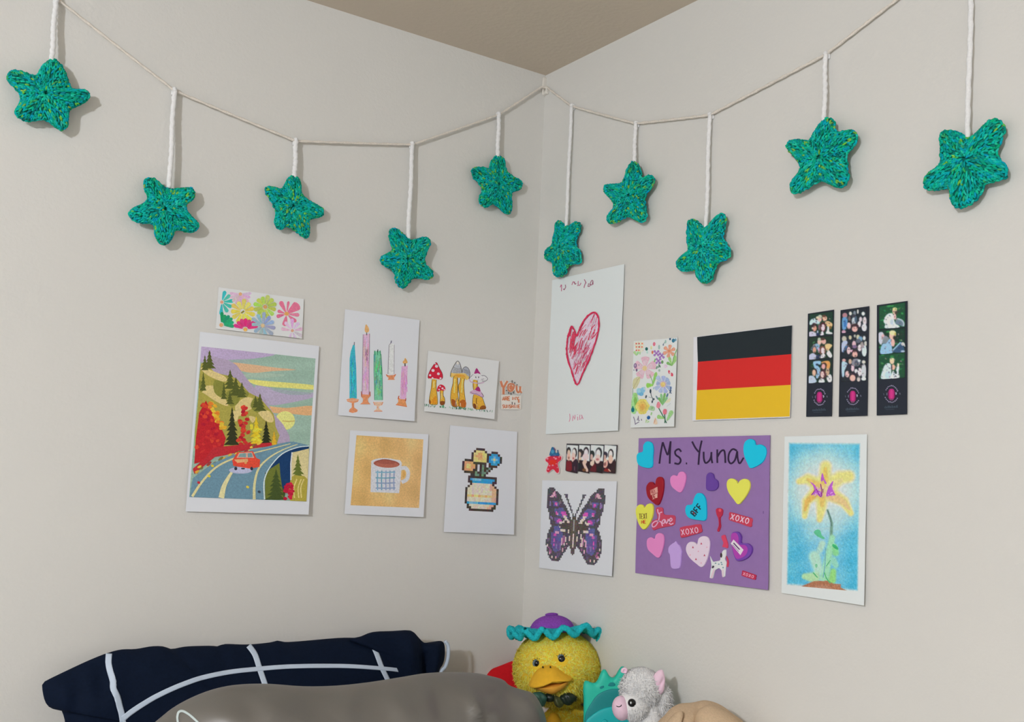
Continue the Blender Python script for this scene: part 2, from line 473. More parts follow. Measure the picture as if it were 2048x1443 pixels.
def wpt(side, px, py, off):
    p = wall_plane(side, off); return p.world(*p.local(px, py))
nodesL = [(-90, -235), (20, -110), (113, -3), (349, 181), (592, 282), (825, 289), (998, 229), (1083, 174)]
nodesR = [(1093, 174), (1143, 212), (1271, 247), (1419, 230), (1651, 109), (1800, -6), (1944, -118), (2110, -262)]
def swag(nodes, side, off):
    out = []
    for i in range(len(nodes)-1):
        a, b = wpt(side, *nodes[i], off), wpt(side, *nodes[i+1], off)
        n = max(6, int((b-a).length/0.004))
        for k in range(n):
            t = k/n; p = a.lerp(b, t); p.z -= 0.02*(b-a).length*4*t*(1-t)*0.12
            out.append(p)
    out.append(wpt(side, *nodes[-1], off)); return out
P = swag(nodesL, 'L', 0.0075)
P2 = swag(nodesR, 'R', 0.005)
mid = wpt('L', 1086, 172, 0.008)
V, Fc = tube(P[:-1]+[Vector((0.009, P[-1].y, P[-1].z)), Vector((0.0105, -0.008, P[-1].z-0.0005)), Vector((0.012, -0.005, P2[0].z))]+P2[2:], 0.0019, 8, 900, 2)
tag(mesh_obj('garland_string', V, Fc, M_STRING, smooth=True), 'cream twisted string swagged across both walls from the corner hook', 'string')

hp = wall_plane('L', 0.0).moved(*wall_plane('L', 0.0).local(1088, 172))
hk = thing('wall_hook', 'small white adhesive hook stuck high in the corner below the ceiling', 'hook', hp.mw())
def rrect(x0, x1, y0, y1, r, n=5):
    o = []
    for cx, cy, a in ((x1-r, y1-r, 0), (x0+r, y1-r, 90), (x0+r, y0+r, 180), (x1-r, y0+r, 270)):
        o += [(cx+r*math.cos(math.radians(a+90*k/n)), cy+r*math.sin(math.radians(a+90*k/n))) for k in range(n+1)]
    return o
v, f = puffy(rrect(-0.0055, 0.0055, -0.020, 0.017, 0.005), (0, 0), 0.0022, 8, 2, 6)
mesh_obj('backing_plate', [(a, b, c+0.0022) for a, b, c in v], f, M_HOOK, hk, smooth=True)
v, f = puffy(rrect(-0.0045, 0.0045, -0.019, -0.004, 0.0044), (0, -0.012), 0.0022, 5, 2, 6)
mesh_obj('hook_lip', [(a, b, c+0.012) for a, b, c in v], f, M_HOOK, hk, smooth=True)
v, f = puffy(rrect(-0.0035, 0.0035, -0.0185, -0.0125, 0.002), (0, -0.0155), 0.005, 8, 2, 5)
mesh_obj('hook_bridge', [(a, b, c+0.0075) for a, b, c in v], f, M_HOOK, hk, smooth=True)

PAL = [(16, 160, 138), (4, 146, 120), (4, 154, 148), (14, 136, 126), (4, 150, 162), (34, 172, 150), (8, 126, 110), (104, 168, 72), (50, 156, 96)]
PWT = [.19, .16, .15, .12, .10, .10, .09, .045, .045]
M_STARB = mat('crochet_core', (0, 112, 98), 0.95)
RC = None
def star(side, crop, ctr, pts, cordtop, cordbot, rcord, label, off, seed):
    x0, y0, sc = crop; rg = np.random.default_rng(seed)
    wp = wall_plane(side, off)
    c = wp.local(x0+ctr[0]*sc, y0+ctr[1]*sc); pl = wp.moved(*c)
    O = [pl.local(x0+a*sc, y0+b*sc) for a, b in pts]
    O = resample(smooth_closed(O, 4), 120)
    rcord = 0.0036 if side == 'L' else 0.0031
    root = thing('crochet_star', label, 'ornament', pl.mw(), 'crocheted stars on the garland')
    T = 0.0052
    hole = lambda x, y, s, sg: (-0.006 if s == 0 else -0.004*math.exp(-(s/0.07)**2))*sg + 0.0007*math.sin(s*30)*sg
    body = O*0.97
    v, f = puffy(body, (0, 0), T, 3.5, 2, 14, hole)
    mesh_obj('star_body', v, f, M_STARB, root, smooth=True)
    # yarn strands crocheted over the face, the rim and the back
    parts = []; cols = []
    def P3(t, s, sg=1):
        k = (t % 1.0)*120; i = int(k) % 120; g = k-int(k)
        q = (O[i]*(1-g)+O[(i+1) % 120]*g)*s
        return Vector((q[0], q[1], sg*(T*math.sqrt(max(0, 1-min(s, 1)**3.5))+0.0005)))
    def strand(pp, r, col):
        vv, ff = tube(pp, lambda u: r*(0.55+0.45*math.sin(math.pi*min(max(u, .08), .92))), 5)
        parts.append((vv, ff)); cols.extend([obs(tuple(min(255, max(0, x+j)) for x, j in zip(PAL[col], rg.normal(0, 7, 3))))]*len(vv))
    rounds = [0.13, 0.25, 0.38, 0.5, 0.62, 0.74, 0.86, 0.955]
    for ri, s0 in enumerate(rounds):
        nst = int(11+ri*9)
        ph = rg.random()
        for k in range(nst):
            t = (k+ph+rg.uniform(-.2, .2))/nst
            col = rg.choice(9, p=PWT)
            for sg in ((1, -1) if s0 < 0.9 else (1,)):
                if sg < 0 and k % 2: continue
                lean = 0.45/nst
                s1 = s0-0.06; s2 = min(0.985, s0+0.075)
                for dr in (-1, 1):
                    if rg.random() < 0.12: continue
                    a = P3(t, s1, sg); b = P3(t+dr*lean*rg.uniform(.4, .8), (s1+s2)/2, sg); d = P3(t+dr*lean*rg.uniform(.9, 1.3), s2, sg)
                    b.z += 0.0012*sg
                    strand([a, a.lerp(b, .5)+Vector((0, 0, .0004*sg)), b, b.lerp(d, .5)+Vector((0, 0, .0003*sg)), d], 0.00155, col if rg.random() < .75 else rg.choice(9, p=PWT))
    m = 90
    for k in range(m):          # the last round runs along the edge
        t = k/m; col = rg.choice(9, p=PWT)
        zz = rg.uniform(-.002, .002)
        pp = [P3(t+u*1.5/m, 0.985+0.02*math.sin(math.pi*u)) for u in (0, .3, .6, 1)]
        for q in pp: q.z = zz+0.0014*math.sin(q.x*900)
        strand(pp, 0.0018, col)
    vv, ff = join(parts)
    ys = mesh_obj('yarn_stitches', vv, ff, M_YARN, root, smooth=True, cols=cols); ys['kind'] = 'stuff'
    # hanging cord: from over the string down into the star's edge
    tp = wpt(side, *cordtop, 0.0105 if side == 'L' else 0.008); bt = wpt(side, *cordbot, off)
    inv = pl.mw().inverted(); n = 40
    Q = []
    for k in range(n+1):
        t = k/n; p = tp.lerp(bt, t)
        p = p + pl.e1*0.0006*math.sin(t*9+seed) + pl.e1*(0.0004*math.sin(t*60))
        Q.append(inv @ p)
    v, f = tube(Q, lambda u: rcord*(1+0.05*math.sin(u*70+seed)), 12, 260, 2, amp=0.09)
    mesh_obj('hanging_cord', v, f, M_CORD, root, smooth=True)
    e = inv @ tp
    loop = [e+Vector((0.0005, 0, 0)), e+Vector((0, rcord*0.7, 0.001)), e+Vector((0, rcord, -0.003)), e+Vector((0, rcord*.3, -0.0058)), e+Vector((0, -rcord*1.5, -0.0062))]
    v, f = tube(smooth_open([tuple(q) for q in loop], 4), rcord*0.85, 8)
    mesh_obj('cord_loop', v, f, M_CORD, root, smooth=True)

c1 = (0, 0, .3602); c2 = (500, 200, .2772); c3 = (920, 120, .3118); c4 = (1300, 200, .2635); c5 = (1540, 0, .298)
star('L', c1, (250, 520), [(268,342),(300,330),(330,350),(355,390),(375,440),(390,490),(440,502),(485,505),(495,535),(470,565),(420,590),(385,610),(378,660),(372,700),(335,722),(300,695),(255,665),(205,665),(150,670),(95,645),(85,620),(110,575),(118,540),(85,490),(48,455),(42,425),(70,392),(120,400),(180,420),(210,415),(235,370)],
     (112, -3), (103, 124), RC, 'teal crochet star at the far left end of the garland, high above the bed', .019, 1)
star('L', c1, (912, 1160), [(805,1000),(835,988),(868,1000),(905,1035),(940,1050),(1000,1048),(1060,1043),(1080,1070),(1070,1105),(1030,1140),(1050,1190),(1085,1225),(1100,1255),(1075,1285),(1030,1283),(975,1275),(955,1315),(930,1350),(895,1352),(870,1320),(860,1280),(845,1240),(780,1235),(730,1215),(716,1185),(745,1155),(800,1130),(822,1095),(805,1045)],
     (349, 181), (338, 376), RC, 'teal crochet star on a long cord above the autumn road print', .019, 2)
star('L', c2, (303, 765), [(300,548),(345,560),(362,600),(365,655),(385,695),(440,735),(500,768),(532,800),(515,835),(460,850),(420,868),(425,920),(425,975),(395,992),(345,955),(300,920),(255,910),(220,932),(185,905),(178,865),(190,820),(175,765),(140,705),(112,655),(120,630),(160,628),(210,640),(240,640),(262,590)],
     (592, 282), (589, 357), RC, 'teal crochet star on a short cord above the right end of the flower strip card', .015, 3)
star('L', c2, (1125, 1148), [(1010,945),(1030,927),(1070,940),(1110,975),(1150,1010),(1200,1005),(1255,990),(1290,1005),(1293,1045),(1275,1095),(1255,1145),(1270,1190),(1310,1235),(1315,1270),(1280,1292),(1225,1283),(1175,1285),(1150,1310),(1115,1350),(1090,1350),(1060,1315),(1045,1260),(1025,1215),(975,1195),(945,1165),(945,1135),(985,1112),(1025,1085),(1022,1040),(1005,990)],
     (825, 289), (816, 480), RC, 'teal crochet star on a long cord directly above the candle drawing', .017, 4)
star('L', c3, (240, 800), [(222,622),(250,615),(280,635),(290,700),(335,745),(390,775),(400,800),(380,830),(335,845),(325,880),(330,950),(320,982),(285,980),(245,940),(205,920),(170,942),(130,920),(125,880),(145,835),(125,790),(85,750),(75,710),(100,690),(150,690),(190,695),(200,655)],
     (998, 229), (995, 317), RC, 'smaller teal crochet star nearest the corner on the left wall', .014, 5)
star('R', c3, (655, 1200), [(620,1045),(640,1032),(675,1060),(705,1065),(740,1040),(770,1050),(768,1090),(745,1130),(740,1190),(765,1220),(775,1260),(765,1300),(725,1305),(695,1320),(670,1370),(635,1388),(605,1375),(605,1335),(595,1295),(560,1280),(547,1250),(560,1215),(595,1190),(605,1135),(618,1090)],
     (1143, 212), (1132, 456), RC, 'narrow teal crochet star just right of the corner, its tip over the heart drawing', .012, 6)
star('R', c3, (1100, 870), [(1100,660),(1125,655),(1145,680),(1155,725),(1175,760),(1215,740),(1240,755),(1235,800),(1195,855),(1180,900),(1190,960),(1195,1010),(1165,1038),(1130,1025),(1080,1000),(1035,1020),(990,1045),(950,1040),(950,1005),(985,965),(990,915),(960,880),(925,840),(935,805),(980,798),(1040,790),(1065,750),(1080,695)],
     (1271, 247), (1268, 330), RC, 'teal crochet star on a short cord above the top right of the heart drawing', .015, 7)
star('R', c4, (405, 1115), [(300,915),(340,910),(375,940),(420,970),(465,935),(510,885),(545,862),(575,890),(570,940),(550,1005),(555,1050),(600,1120),(608,1165),(585,1205),(530,1225),(495,1260),(480,1330),(440,1380),(395,1380),(362,1345),(358,1295),(320,1290),(250,1295),(212,1265),(207,1235),(245,1190),(295,1150),(297,1105),(288,1050),(292,970)],
     (1419, 230), (1412, 458), RC, 'teal crochet star on a long cord above the black red and gold flag', .013, 8)
star('R', c5, (345, 1060), [(340,830),(375,800),(400,793),(425,815),(435,860),(460,890),(520,875),(560,880),(585,915),(570,960),(520,1030),(510,1080),(525,1150),(525,1210),(490,1250),(440,1250),(390,1225),(345,1210),(290,1235),(220,1280),(165,1297),(140,1270),(145,1230),(195,1170),(205,1110),(165,1050),(125,1005),(115,965),(150,940),(210,940),(265,945),(300,895)],
     (1651, 109), (1648, 246), RC, 'teal crochet star above the three black photo strips', .016, 9)
star('R', c5, (1320, 1070), [(1150,905),(1185,880),(1250,885),(1310,915),(1345,925),(1400,890),(1460,830),(1505,800),(1550,820),(1570,870),(1550,940),(1520,1020),(1540,1070),(1590,1120),(1597,1160),(1560,1200),(1480,1220),(1440,1235),(1410,1300),(1350,1365),(1260,1392),(1220,1350),(1215,1290),(1195,1260),(1120,1270),(1060,1270),(1035,1230),(1050,1180),(1110,1140),(1150,1090),(1150,1030)],
     (1944, -118), (1935, 282), RC, 'larger teal crochet star at the far right end of the garland', .014, 10)

# ------------------------------------------------------------------ left wall: prints and drawings
# flower strip card
sh = Sheet('flower_card', 'narrow white card with a row of colourful daisies above the autumn road print', 'card', 'L', [(437,574),(607,598),(602,677),(431,657)], M_CREAM, 0.003, 0.0007, seed=1)
A = Art(425, 565, .09521)
def daisy(A, cx, cy, R, n, col, w, cc=None, a0=0, a1=360, r0=.22, cr=.18, sq=1.0):
    for k in range(n):
        a = a0+(a1-a0)*(k+0.5)/n
        rr = R*random.uniform(.88, 1.08); c = tuple(min(255, max(0, v+random.randint(-14, 14))) for v in col)
        A.petal(cx, cy, a, R*r0, rr, w, c)
    if cc: A.ell(cx, cy, R*cr, R*cr, cc)
daisy(A, 190, 410, 265, 6, (70,180,175), 80, (215,150,125), -90, 110, .2, .13)
daisy(A, 580, 240, 235, 9, (214,175,196), 62, (225,160,115), -15, 195, .2, .15)
daisy(A, 625, 605, 255, 11, (214,200,92), 92, None); A.line([(595,640),(655,595)], 34, (130,120,50))
daisy(A, 1095, 510, 245, 12, (170,195,95), 88, (200,150,90), 0, 360, .25, .17)
for a, R, wd in ((-160,200,70),(-115,300,95),(-80,275,55),(-38,330,190),(5,270,80),(40,260,80),(100,260,110),(165,220,80)): A.petal(1545, 660, a, 55, R, wd, random.choice([(214,112,140),(206,104,136),(220,125,150)]))
A.ell(1545, 655, 50, 42, (225,155,90))
daisy(A, 175, 890, 265, 6, (40,150,100), 72, (225,160,115), -95, 15, .25, .16)
daisy(A, 675, 985, 260, 7, (206,60,130), 76, (225,165,90), -170, -5, .25, .16)
daisy(A, 1035, 905, 270, 9, (150,165,188), 78, (205,180,140), -160, 120, .22, .15); daisy(A, 1035, 905, 220, 2, (150,165,188), 72, None, 120, 210)
daisy(A, 1660, 1010, 240, 8, (205,170,195), 74, (200,150,125), -190, 130, .22, .13)
A.build('daisy_artwork', sh, M_PENCIL, sh.root)

# autumn road print
sh = Sheet('autumn_road_print', 'tall print of a car on a mountain road between autumn trees on left wall', 'print', 'L', [(400,663),(637,692),(612,1028),(370,1022)], M_PAPER, 0.009, 0.0006, seed=2)
A = Art(360, 560, .33975); A.clip = [A.px(p) for p in [(125,390),(793,462),(728,1300),(50,1275)]]
def skyfn(u, v):
    b = np.array([146,172,156.]); n = math.sin(u*7+v*31)*3+math.sin(v*57+u*5)*3
    k = max(0, 1-v/.18)*max(0, 1-u/0.55); b = b*(1-k)+np.array([172,156,186])*k
    return tuple(b+n)
A.grid([(125,390),(793,462),(728,1300),(50,1275)], 20, 30, skyfn)
for P_, c_ in (([(125,390),(400,420),(560,436),(430,462),(250,470),(118,480)], (176,158,188)),
    ([(300,486),(400,494),(560,515),(680,528),(540,536),(420,546),(320,522)], (205,168,132)),
    ([(330,560),(480,545),(620,560),(470,575)], (158,178,160)),
    ([(400,585),(520,595),(660,606),(786,620),(785,645),(650,636),(520,628),(430,612)], (218,205,118)),
    ([(440,620),(560,642),(660,668),(780,662),(776,690),(640,722),(520,735),(465,680)], (170,158,180)),
    ([(520,640),(640,650),(780,668),(640,675)], (150,160,165)),
    ([(500,742),(620,752),(776,740),(772,795),(640,786),(540,780)], (226,165,118))): A.poly(P_, c_, 3)
A.ell(612, 826, 57, 55, (228,213,128), 0, 20); A.line([(595,828),(640,832),(668,828)], 6, (190,170,95))
A.poly([(160,440),(280,470),(330,500),(390,580),(440,640),(490,690),(540,780),(600,850),(635,915),(640,960),(400,960),(150,500)], (166,150,172))
A.poly([(122,490),(165,505),(200,540),(250,555),(330,580),(400,660),(460,690),(510,745),(545,790),(555,860),(562,965),(250,1010),(85,1060),(105,700)], (160,150,72), 2)
for P_ in ([(118,520),(150,520),(250,560),(275,590),(240,595),(160,560)], [(110,640),(190,620),(250,680),(280,740),(220,720),(160,680)], [(320,740),(380,690),(430,700),(440,740),(390,770),(340,800)], [(450,770),(520,770),(545,830),(500,830)], [(300,770),(340,780),(330,830),(300,820)], [(400,800),(440,810),(420,840)]): A.poly(P_, (203,184,126), 3)
for P_ in ([(200,590),(260,610),(250,690),(200,660)], [(270,660),(350,640),(340,720),(290,740)], [(440,690),(490,740),(450,780),(410,740)], [(110,590),(150,620),(120,660)], [(330,640),(400,660),(380,690)]): A.poly(P_, (128,128,58), 3)
for q in ((172,412,520,74),(145,440,530,50),(292,525,640,80),(325,570,680,90),(360,600,690,70),(466,665,770,80),(440,680,750,50),(135,540,650,44),(255,600,700,40),(290,650,730,50)): A.conifer(q[0], q[1], q[2], q[3], (82,88,42), 5)
red = [(178,38,44),(165,30,48),(190,50,48),(200,66,46)]
A.poly([(150,708),(180,770),(215,800),(235,860),(265,930),(250,985),(190,1010),(160,1060),(80,1080),(90,930),(110,780)], red[0], 0)
for _ in range(46):
    t = random.random(); x = 90+random.random()*(60+110*t)+20*(1-t); y = 730+t*300
    A.ell(x, y, random.uniform(8, 20), random.uniform(6, 14), random.choice(red), random.uniform(-40, 40), 7)
for _ in range(26):
    t = random.random(); A.ell(175+t*75+random.uniform(-18, 18), 715+t*160, 14, 10, random.choice([(238,160,48),(230,120,48),(242,178,60)]), random.uniform(-40, 40), 7)
A.conifer(302, 745, 970, 100, (52,54,34), 8)
for _ in range(30):
    t = random.random(); A.ell(370+random.uniform(-1, 1)*38*(t*.7+.3), 740+t*225, 15, 11, random.choice(red), random.uniform(-40, 40), 7)
A.conifer(442, 800, 972, 92, (240,182,44), 7)
for _ in range(14): A.ell(440+random.uniform(-30, 30), 850+random.random()*110, 10, 8, (246,198,62), 0, 7)
A.conifer(500, 825, 965, 74, (44,48,30), 7)
A.conifer(546, 885, 975, 46, (236,165,48), 4)
A.poly([(190,985),(330,970),(530,955),(535,975),(420,990),(260,1030),(200,1040),(80,1140),(70,1110),(150,1040)], (176,45,52))
for _ in range(22):
    t = random.random(); A.ell(80+t*380, 1120-t*150+random.uniform(-12, 12), 14, 7, random.choice([(205,170,70),(150,60,60),(120,110,60),(215,180,70)]), -25, 7)
A.poly([(50,1275),(70,1165),(190,1075),(330,1020),(480,985),(620,952),(660,950),(748,972),(640,992),(560,1050),(510,1110),(490,1180),(490,1290)], (103,136,152), 0)
A.poly([(490,1135),(575,1070),(640,1040),(600,1290),(490,1289)], (64,74,36))
A.poly([(748,974),(745,992),(650,1012),(642,1180),(600,1232),(560,1160),(505,1130),(530,1082),(600,1012),(680,984)], (27,58,98), 0)
A.poly([(490,1150),(520,1110),(575,1075),(580,1150),(600,1290),(490,1289)], (104,112,48))
A.conifer(555, 1110, 1291, 130, (66,80,40), 7)
A.poly([(648,1015),(748,990),(738,1170),(640,1180)], (203,190,140))
A.conifer(682, 1025, 1165, 84, (96,108,46), 6)
A.poly([(640,1160),(690,1150),(737,1170),(728,1300),(635,1296)], (166,152,64), 2)
for x in (675, 700, 715): A.line([(x-15,1280),(x-18,1220),(x,1170)], 7, (206,190,120), 3)
for _ in range(26): A.ell(625+random.uniform(-24, 26), 1195+random.random()*95, 12, 9, random.choice([(192,36,62),(175,28,56)]), random.uniform(-40, 40), 7)
A.line([(66,1272),(120,1190),(200,1105),(300,1052),(420,1018),(540,988),(640,962)], 15, (206,196,142), 4, 4)
A.line([(235,1280),(250,1215),(278,1160),(310,1110)], 34, (212,202,152), 4, 12)
A.line([(426,1288),(428,1200),(452,1110),(510,1048),(590,1000),(680,965)], 17, (206,198,146), 4, 4)
A.line([(486,1288),(484,1185),(515,1105),(590,1022),(680,984),(748,976)], 8, (196,208,206), 4, 5)
A.line([(640,1175),(640,1080),(648,1012)], 7, (206,212,204))
A.ell(348, 1118, 68, 20, (172,174,198)); A.poly([(300,1060),(330,1012),(420,1006),(440,1046),(462,1056),(458,1098),(400,1108),(306,1092)], (214,74,54), 0)
A.poly([(325,1045),(340,1016),(415,1012),(428,1045)], (205,160,140)); A.poly([(335,1040),(345,1020),(380,1018),(382,1042)], (120,150,150)); A.poly([(390,1042),(390,1018),(412,1016),(420,1040)], (110,140,145))
A.poly([(310,1055),(390,1050),(392,1068),(330,1075)], (226,160,110)); A.ell(320, 1108, 9, 10, (48,50,62)); A.ell(412, 1108, 8, 11, (48,50,62)); A.ell(362, 1108, 12, 5, (60,60,72)); A.ell(316, 1074, 8, 7, (222,60,50)); A.ell(378, 1074, 8, 7, (240,150,90))
for x, y, c_ in ((185,1092,(236,190,60)),(165,1152,(236,190,60)),(388,1216,(222,190,70)),(104,1190,(190,40,50)),(90,1130,(226,150,60)),(455,1244,(60,70,80))): A.ell(x, y, 10, 8, c_, 30, 6)
A.text('IIII', 690, 1334, 4, 7, (150,150,150), 2)
A.build('road_artwork', sh, M_PENCIL, sh.root)

# candle drawing
sh = Sheet('candle_drawing', 'white sheet with five drawn candles in orange holders left of the mushroom drawing', 'drawing', 'L', [(690,618),(838,640),(825,842),(675,830)], M_PAPER, 0.006, 0.0008, seed=3)
A = Art(660, 600, .18018)
def hatch(A, P_, n, col, w, amt=18, L=90):
    xs = [p[0] for p in P_]; ys = [p[1] for p in P_]
    for _ in range(n):
        x = random.uniform(min(xs), max(xs)); y = random.uniform(min(ys), max(ys)-L)
        c_ = tuple(min(255, max(0, v+random.randint(-amt, amt))) for v in col)
        A.line([(x, y), (x+random.uniform(-6, 6), y+L*random.uniform(.5, 1))], w, c_)
OR = (216,138,98)
A.poly([(248,500),(268,490),(275,600),(285,760),(288,1090),(208,1090),(212,650),(225,570)], (62,168,184)); hatch(A, [(218,600),(276,1085)], 46, (60,165,182), 9, 30)
A.line([(262,500),(265,465)], 9, (100,100,110))
A.poly([(175,1100),(240,1085),(310,1100),(300,1128),(258,1140),(258,1190),(298,1220),(290,1240),(240,1252),(202,1240),(205,1215),(232,1190),(232,1140),(185,1125)], OR); A.poly([(180,1104),(305,1100),(290,1120),(195,1124)], (226,160,128))
A.poly([(362,380),(432,372),(425,700),(420,1050),(345,1050),(355,700)], (214,178,198)); hatch(A, [(360,400),(418,1040)], 40, (208,165,190), 9, 22, 130); hatch(A, [(385,540),(410,700)], 10, (165,120,150), 8, 14, 60)
A.line([(362,380),(355,700),(345,1050)], 6, (150,120,140)); A.line([(432,372),(425,700),(420,1050)], 6, (150,120,140)); A.line([(402,390),(402,345)], 9, (90,80,80))
A.poly([(398,268),(425,310),(428,345),(402,360),(382,345),(384,300)], (232,165,110), 3)
A.poly([(332,1010),(345,1045),(420,1050),(430,1015),(434,1065),(405,1095),(410,1130),(436,1155),(320,1155),(350,1130),(355,1095),(332,1070)], OR); A.line([(334,1012),(338,1070)], 7, (170,70,60)); A.line([(430,1015),(432,1065)], 7, (170,70,60))
A.poly([(482,570),(555,565),(565,760),(572,1110),(480,1110),(478,760)], (122,190,155)); hatch(A, [(486,590),(560,1090)], 60, (105,180,140), 10, 30, 90)
for x in (490, 520, 548): A.line([(x,560),(x+3,610)], 11, (70,150,110))
A.line([(522,580),(524,548)], 10, (60,80,70)); A.line([(480,600),(478,800),(482,1110)], 5, (60,140,110)); A.line([(558,600),(568,800),(570,1110)], 5, (60,140,110))
A.poly([(470,1130),(575,1130),(560,1165),(532,1180),(532,1200),(568,1232),(475,1232),(510,1200),(512,1180),(485,1165)], (226,178,152))
for a, b in (((470,1130),(485,1165)), ((575,1130),(560,1165)), ((475,1232),(568,1232)), ((512,1180),(512,1200))): A.line([a, b], 8, (212,130,96))
A.poly([(645,500),(672,478),(705,492),(700,825),(632,825)], (206,207,211)); A.line([(672,470),(648,500),(640,650),(632,820)], 6, (120,112,122)); A.line([(705,495),(702,650),(698,820)], 5, (135,128,140)); A.line([(668,478),(674,450)], 11, (105,105,125))
A.poly([(612,825),(640,835),(690,832),(716,822),(705,855),(695,865),(706,885),(628,885),(640,865),(622,850)], OR); A.line([(612,825),(626,846)], 8, (185,90,60)); A.line([(716,822),(704,846)], 8, (185,90,60))
A.poly([(782,735),(850,728),(838,900),(828,1100),(762,1095),(770,900)], (218,165,198)); hatch(A, [(778,745),(836,1085)], 46, (216,158,195), 9, 16, 100); A.line([(820,735),(820,700)], 12, (70,55,55))
A.poly([(824,640),(850,690),(828,705),(820,695),(812,708),(792,690),(812,665)], (226,160,98), 2)
A.poly([(738,1070),(765,1098),(828,1102),(822,1125),(835,1180),(715,1165),(742,1130)], (220,142,92)); A.line([(750,1062),(740,1100)], 10, (180,80,60)); A.line([(824,1090),(820,1122)], 10, (180,80,60)); A.line([(716,1160),(836,1182)], 9, (205,120,80))
A.build('candles_artwork', sh, M_PENCIL, sh.root)

# mushroom drawing
sh = Sheet('mushroom_drawing', 'white sheet with red, grey and pink capped mushrooms right of the candle drawing', 'drawing', 'L', [(856,701),(996,722),(982,838),(846,822)], M_CREAM, 0.010, 0.0006, seed=4)
A = Art(830, 690, .1123)
GO = (224,162,60); DK = (88,68,40)
def stem(P_, base=None):
    A.poly(P_, GO, 2); xs = [p[0] for p in P_]; ys = [p[1] for p in P_]
    Q = smooth_closed(P_, 3); A.line(Q+[Q[0]], 8, DK)
stem([(298,585),(368,585),(366,640),(362,760),(375,900),(380,1040),(340,1060),(240,1045),(240,930),(270,780)])
A.poly([(300,950),(350,900),(365,1040),(260,1030)], (222,140,40), 2); A.poly([(235,960),(262,1000),(255,1045),(236,1035)], (150,85,35), 2); A.line([(322,640),(318,760)], 26, (238,196,120))
stem([(430,795),(482,795),(482,840),(482,900),(506,950),(500,1050),(440,1065),(420,1020),(430,930)]); A.poly([(430,1000),(500,1000),(495,1060),(430,1060)], (130,72,34), 2); A.line([(455,850),(452,960)], 18, (236,190,110))
RD = (196,40,60)
A.poly([(368,305),(400,350),(430,420),(468,490),(480,570),(440,615),(345,595),(235,598),(222,545),(255,460),(310,370)], RD, 2); Q = smooth_closed([(368,305),(400,350),(430,420),(468,490),(480,570),(440,615),(345,595),(235,598),(222,545),(255,460),(310,370)], 2); A.line(Q+[Q[0]], 8, (110,35,50))
for x, y, r in ((375,375,28),(310,450,28),(405,510,25),(258,535,20),(440,590,18),(300,585,16),(350,330,12)): A.ell(x, y, r, r*.95, (226,196,202))
A.poly([(232,592),(345,592),(440,612),(420,632),(330,605),(240,610)], (222,200,190))
A.poly([(440,700),(500,725),(522,780),(500,815),(440,805),(385,830),(372,790),(395,730)], RD, 3)
for x, y, r in ((430,735,14),(470,770,18),(410,790,14),(500,795,12)): A.ell(x, y, r, r, (224,190,198))
stem([(670,560),(735,555),(740,700),(735,850),(745,1080),(640,1090),(608,980),(620,820),(655,680)])
stem([(800,545),(868,560),(845,680),(850,850),(865,1100),(745,1090),(765,900),(745,740),(775,660)])
A.poly([(625,960),(690,990),(720,1085),(640,1085)], (160,84,36), 2); A.poly([(770,990),(865,980),(868,1100),(760,1095)], (178,96,40), 2); A.line([(690,600),(675,850)], 24, (238,196,110)); A.line([(825,600),(800,850)], 22, (238,196,110)); A.line([(735,560),(740,850)], 8, DK)
A.line([(690,1080),(700,1000),(720,940)], 14, (150,130,120), 3); A.line([(720,1085),(705,1010)], 9, (230,200,150)); A.line([(780,1090),(775,1030)], 9, (236,210,170))
A.poly([(630,490),(740,500),(830,500),(930,520),(930,600),(880,620),(840,560),(760,590),(690,545),(640,580),(615,550)], (232,178,100), 2); A.poly([(660,545),(740,515),(860,540),(880,590),(830,560),(750,575),(700,545)], (222,150,60), 2)
GR = (176,178,182)
A.poly([(745,285),(785,330),(805,420),(812,495),(700,500),(630,490),(640,440),(690,350)], GR, 2); A.line(smooth_open([(612,560),(628,470),(690,350),(745,282),(785,330),(808,430),(814,500)], 3), 10, (84,76,66)); A.ell(748, 322, 24, 26, (205,200,190))
for k in range(4): A.line([(665-k*4+6,390+k*30),(735,425+k*22),(800,415+k*24)], 8, (120,116,112), 3)
A.poly([(880,385),(930,420),(955,500),(930,560),(870,500),(815,490),(830,430)], (160,162,170), 2); A.line(smooth_open([(818,490),(830,425),(880,385),(930,415),(956,500),(935,600)], 3), 9, (90,86,90))
for k in range(3): A.line([(845,430+k*28),(890,445+k*22),(940,470+k*26)], 7, (108,106,116), 3)
stem([(1012,600),(1080,615),(1085,760),(1075,800),(1010,790)]); A.line([(1045,650),(1040,780)], 20, (238,190,105))
stem([(1015,875),(1075,890),(1150,915),(1200,1060),(1210,1130),(1080,1145),(1000,1110),(990,1000)]); A.poly([(1140,1080),(1210,1080),(1212,1140),(1110,1140)], (140,82,36), 2); A.poly([(1000,1040),(1045,1060),(1050,1130),(1005,1110)], (120,66,34), 2); A.line([(1062,940),(1052,1010),(1075,1120)], 12, (110,66,36)); A.line([(1060,1050),(1065,1120)], 14, (224,170,110))
WH = (208,206,210); PK = (158,48,112)
A.poly([(1075,410),(1110,460),(1150,540),(1210,545),(1260,600),(1225,640),(1130,640),(1010,615),(1000,680),(950,620),(960,570),(1010,520)], WH, 2)
A.line(smooth_open([(1155,545),(1215,545),(1262,600),(1225,640),(1160,640)], 3), 9, (110,104,112)); A.line(smooth_open([(940,600),(960,650),(1030,672),(1120,680),(1200,660)], 3), 18, (190,160,180)); A.line(smooth_open([(940,600),(965,565),(1010,520)], 3), 8, (130,120,130))
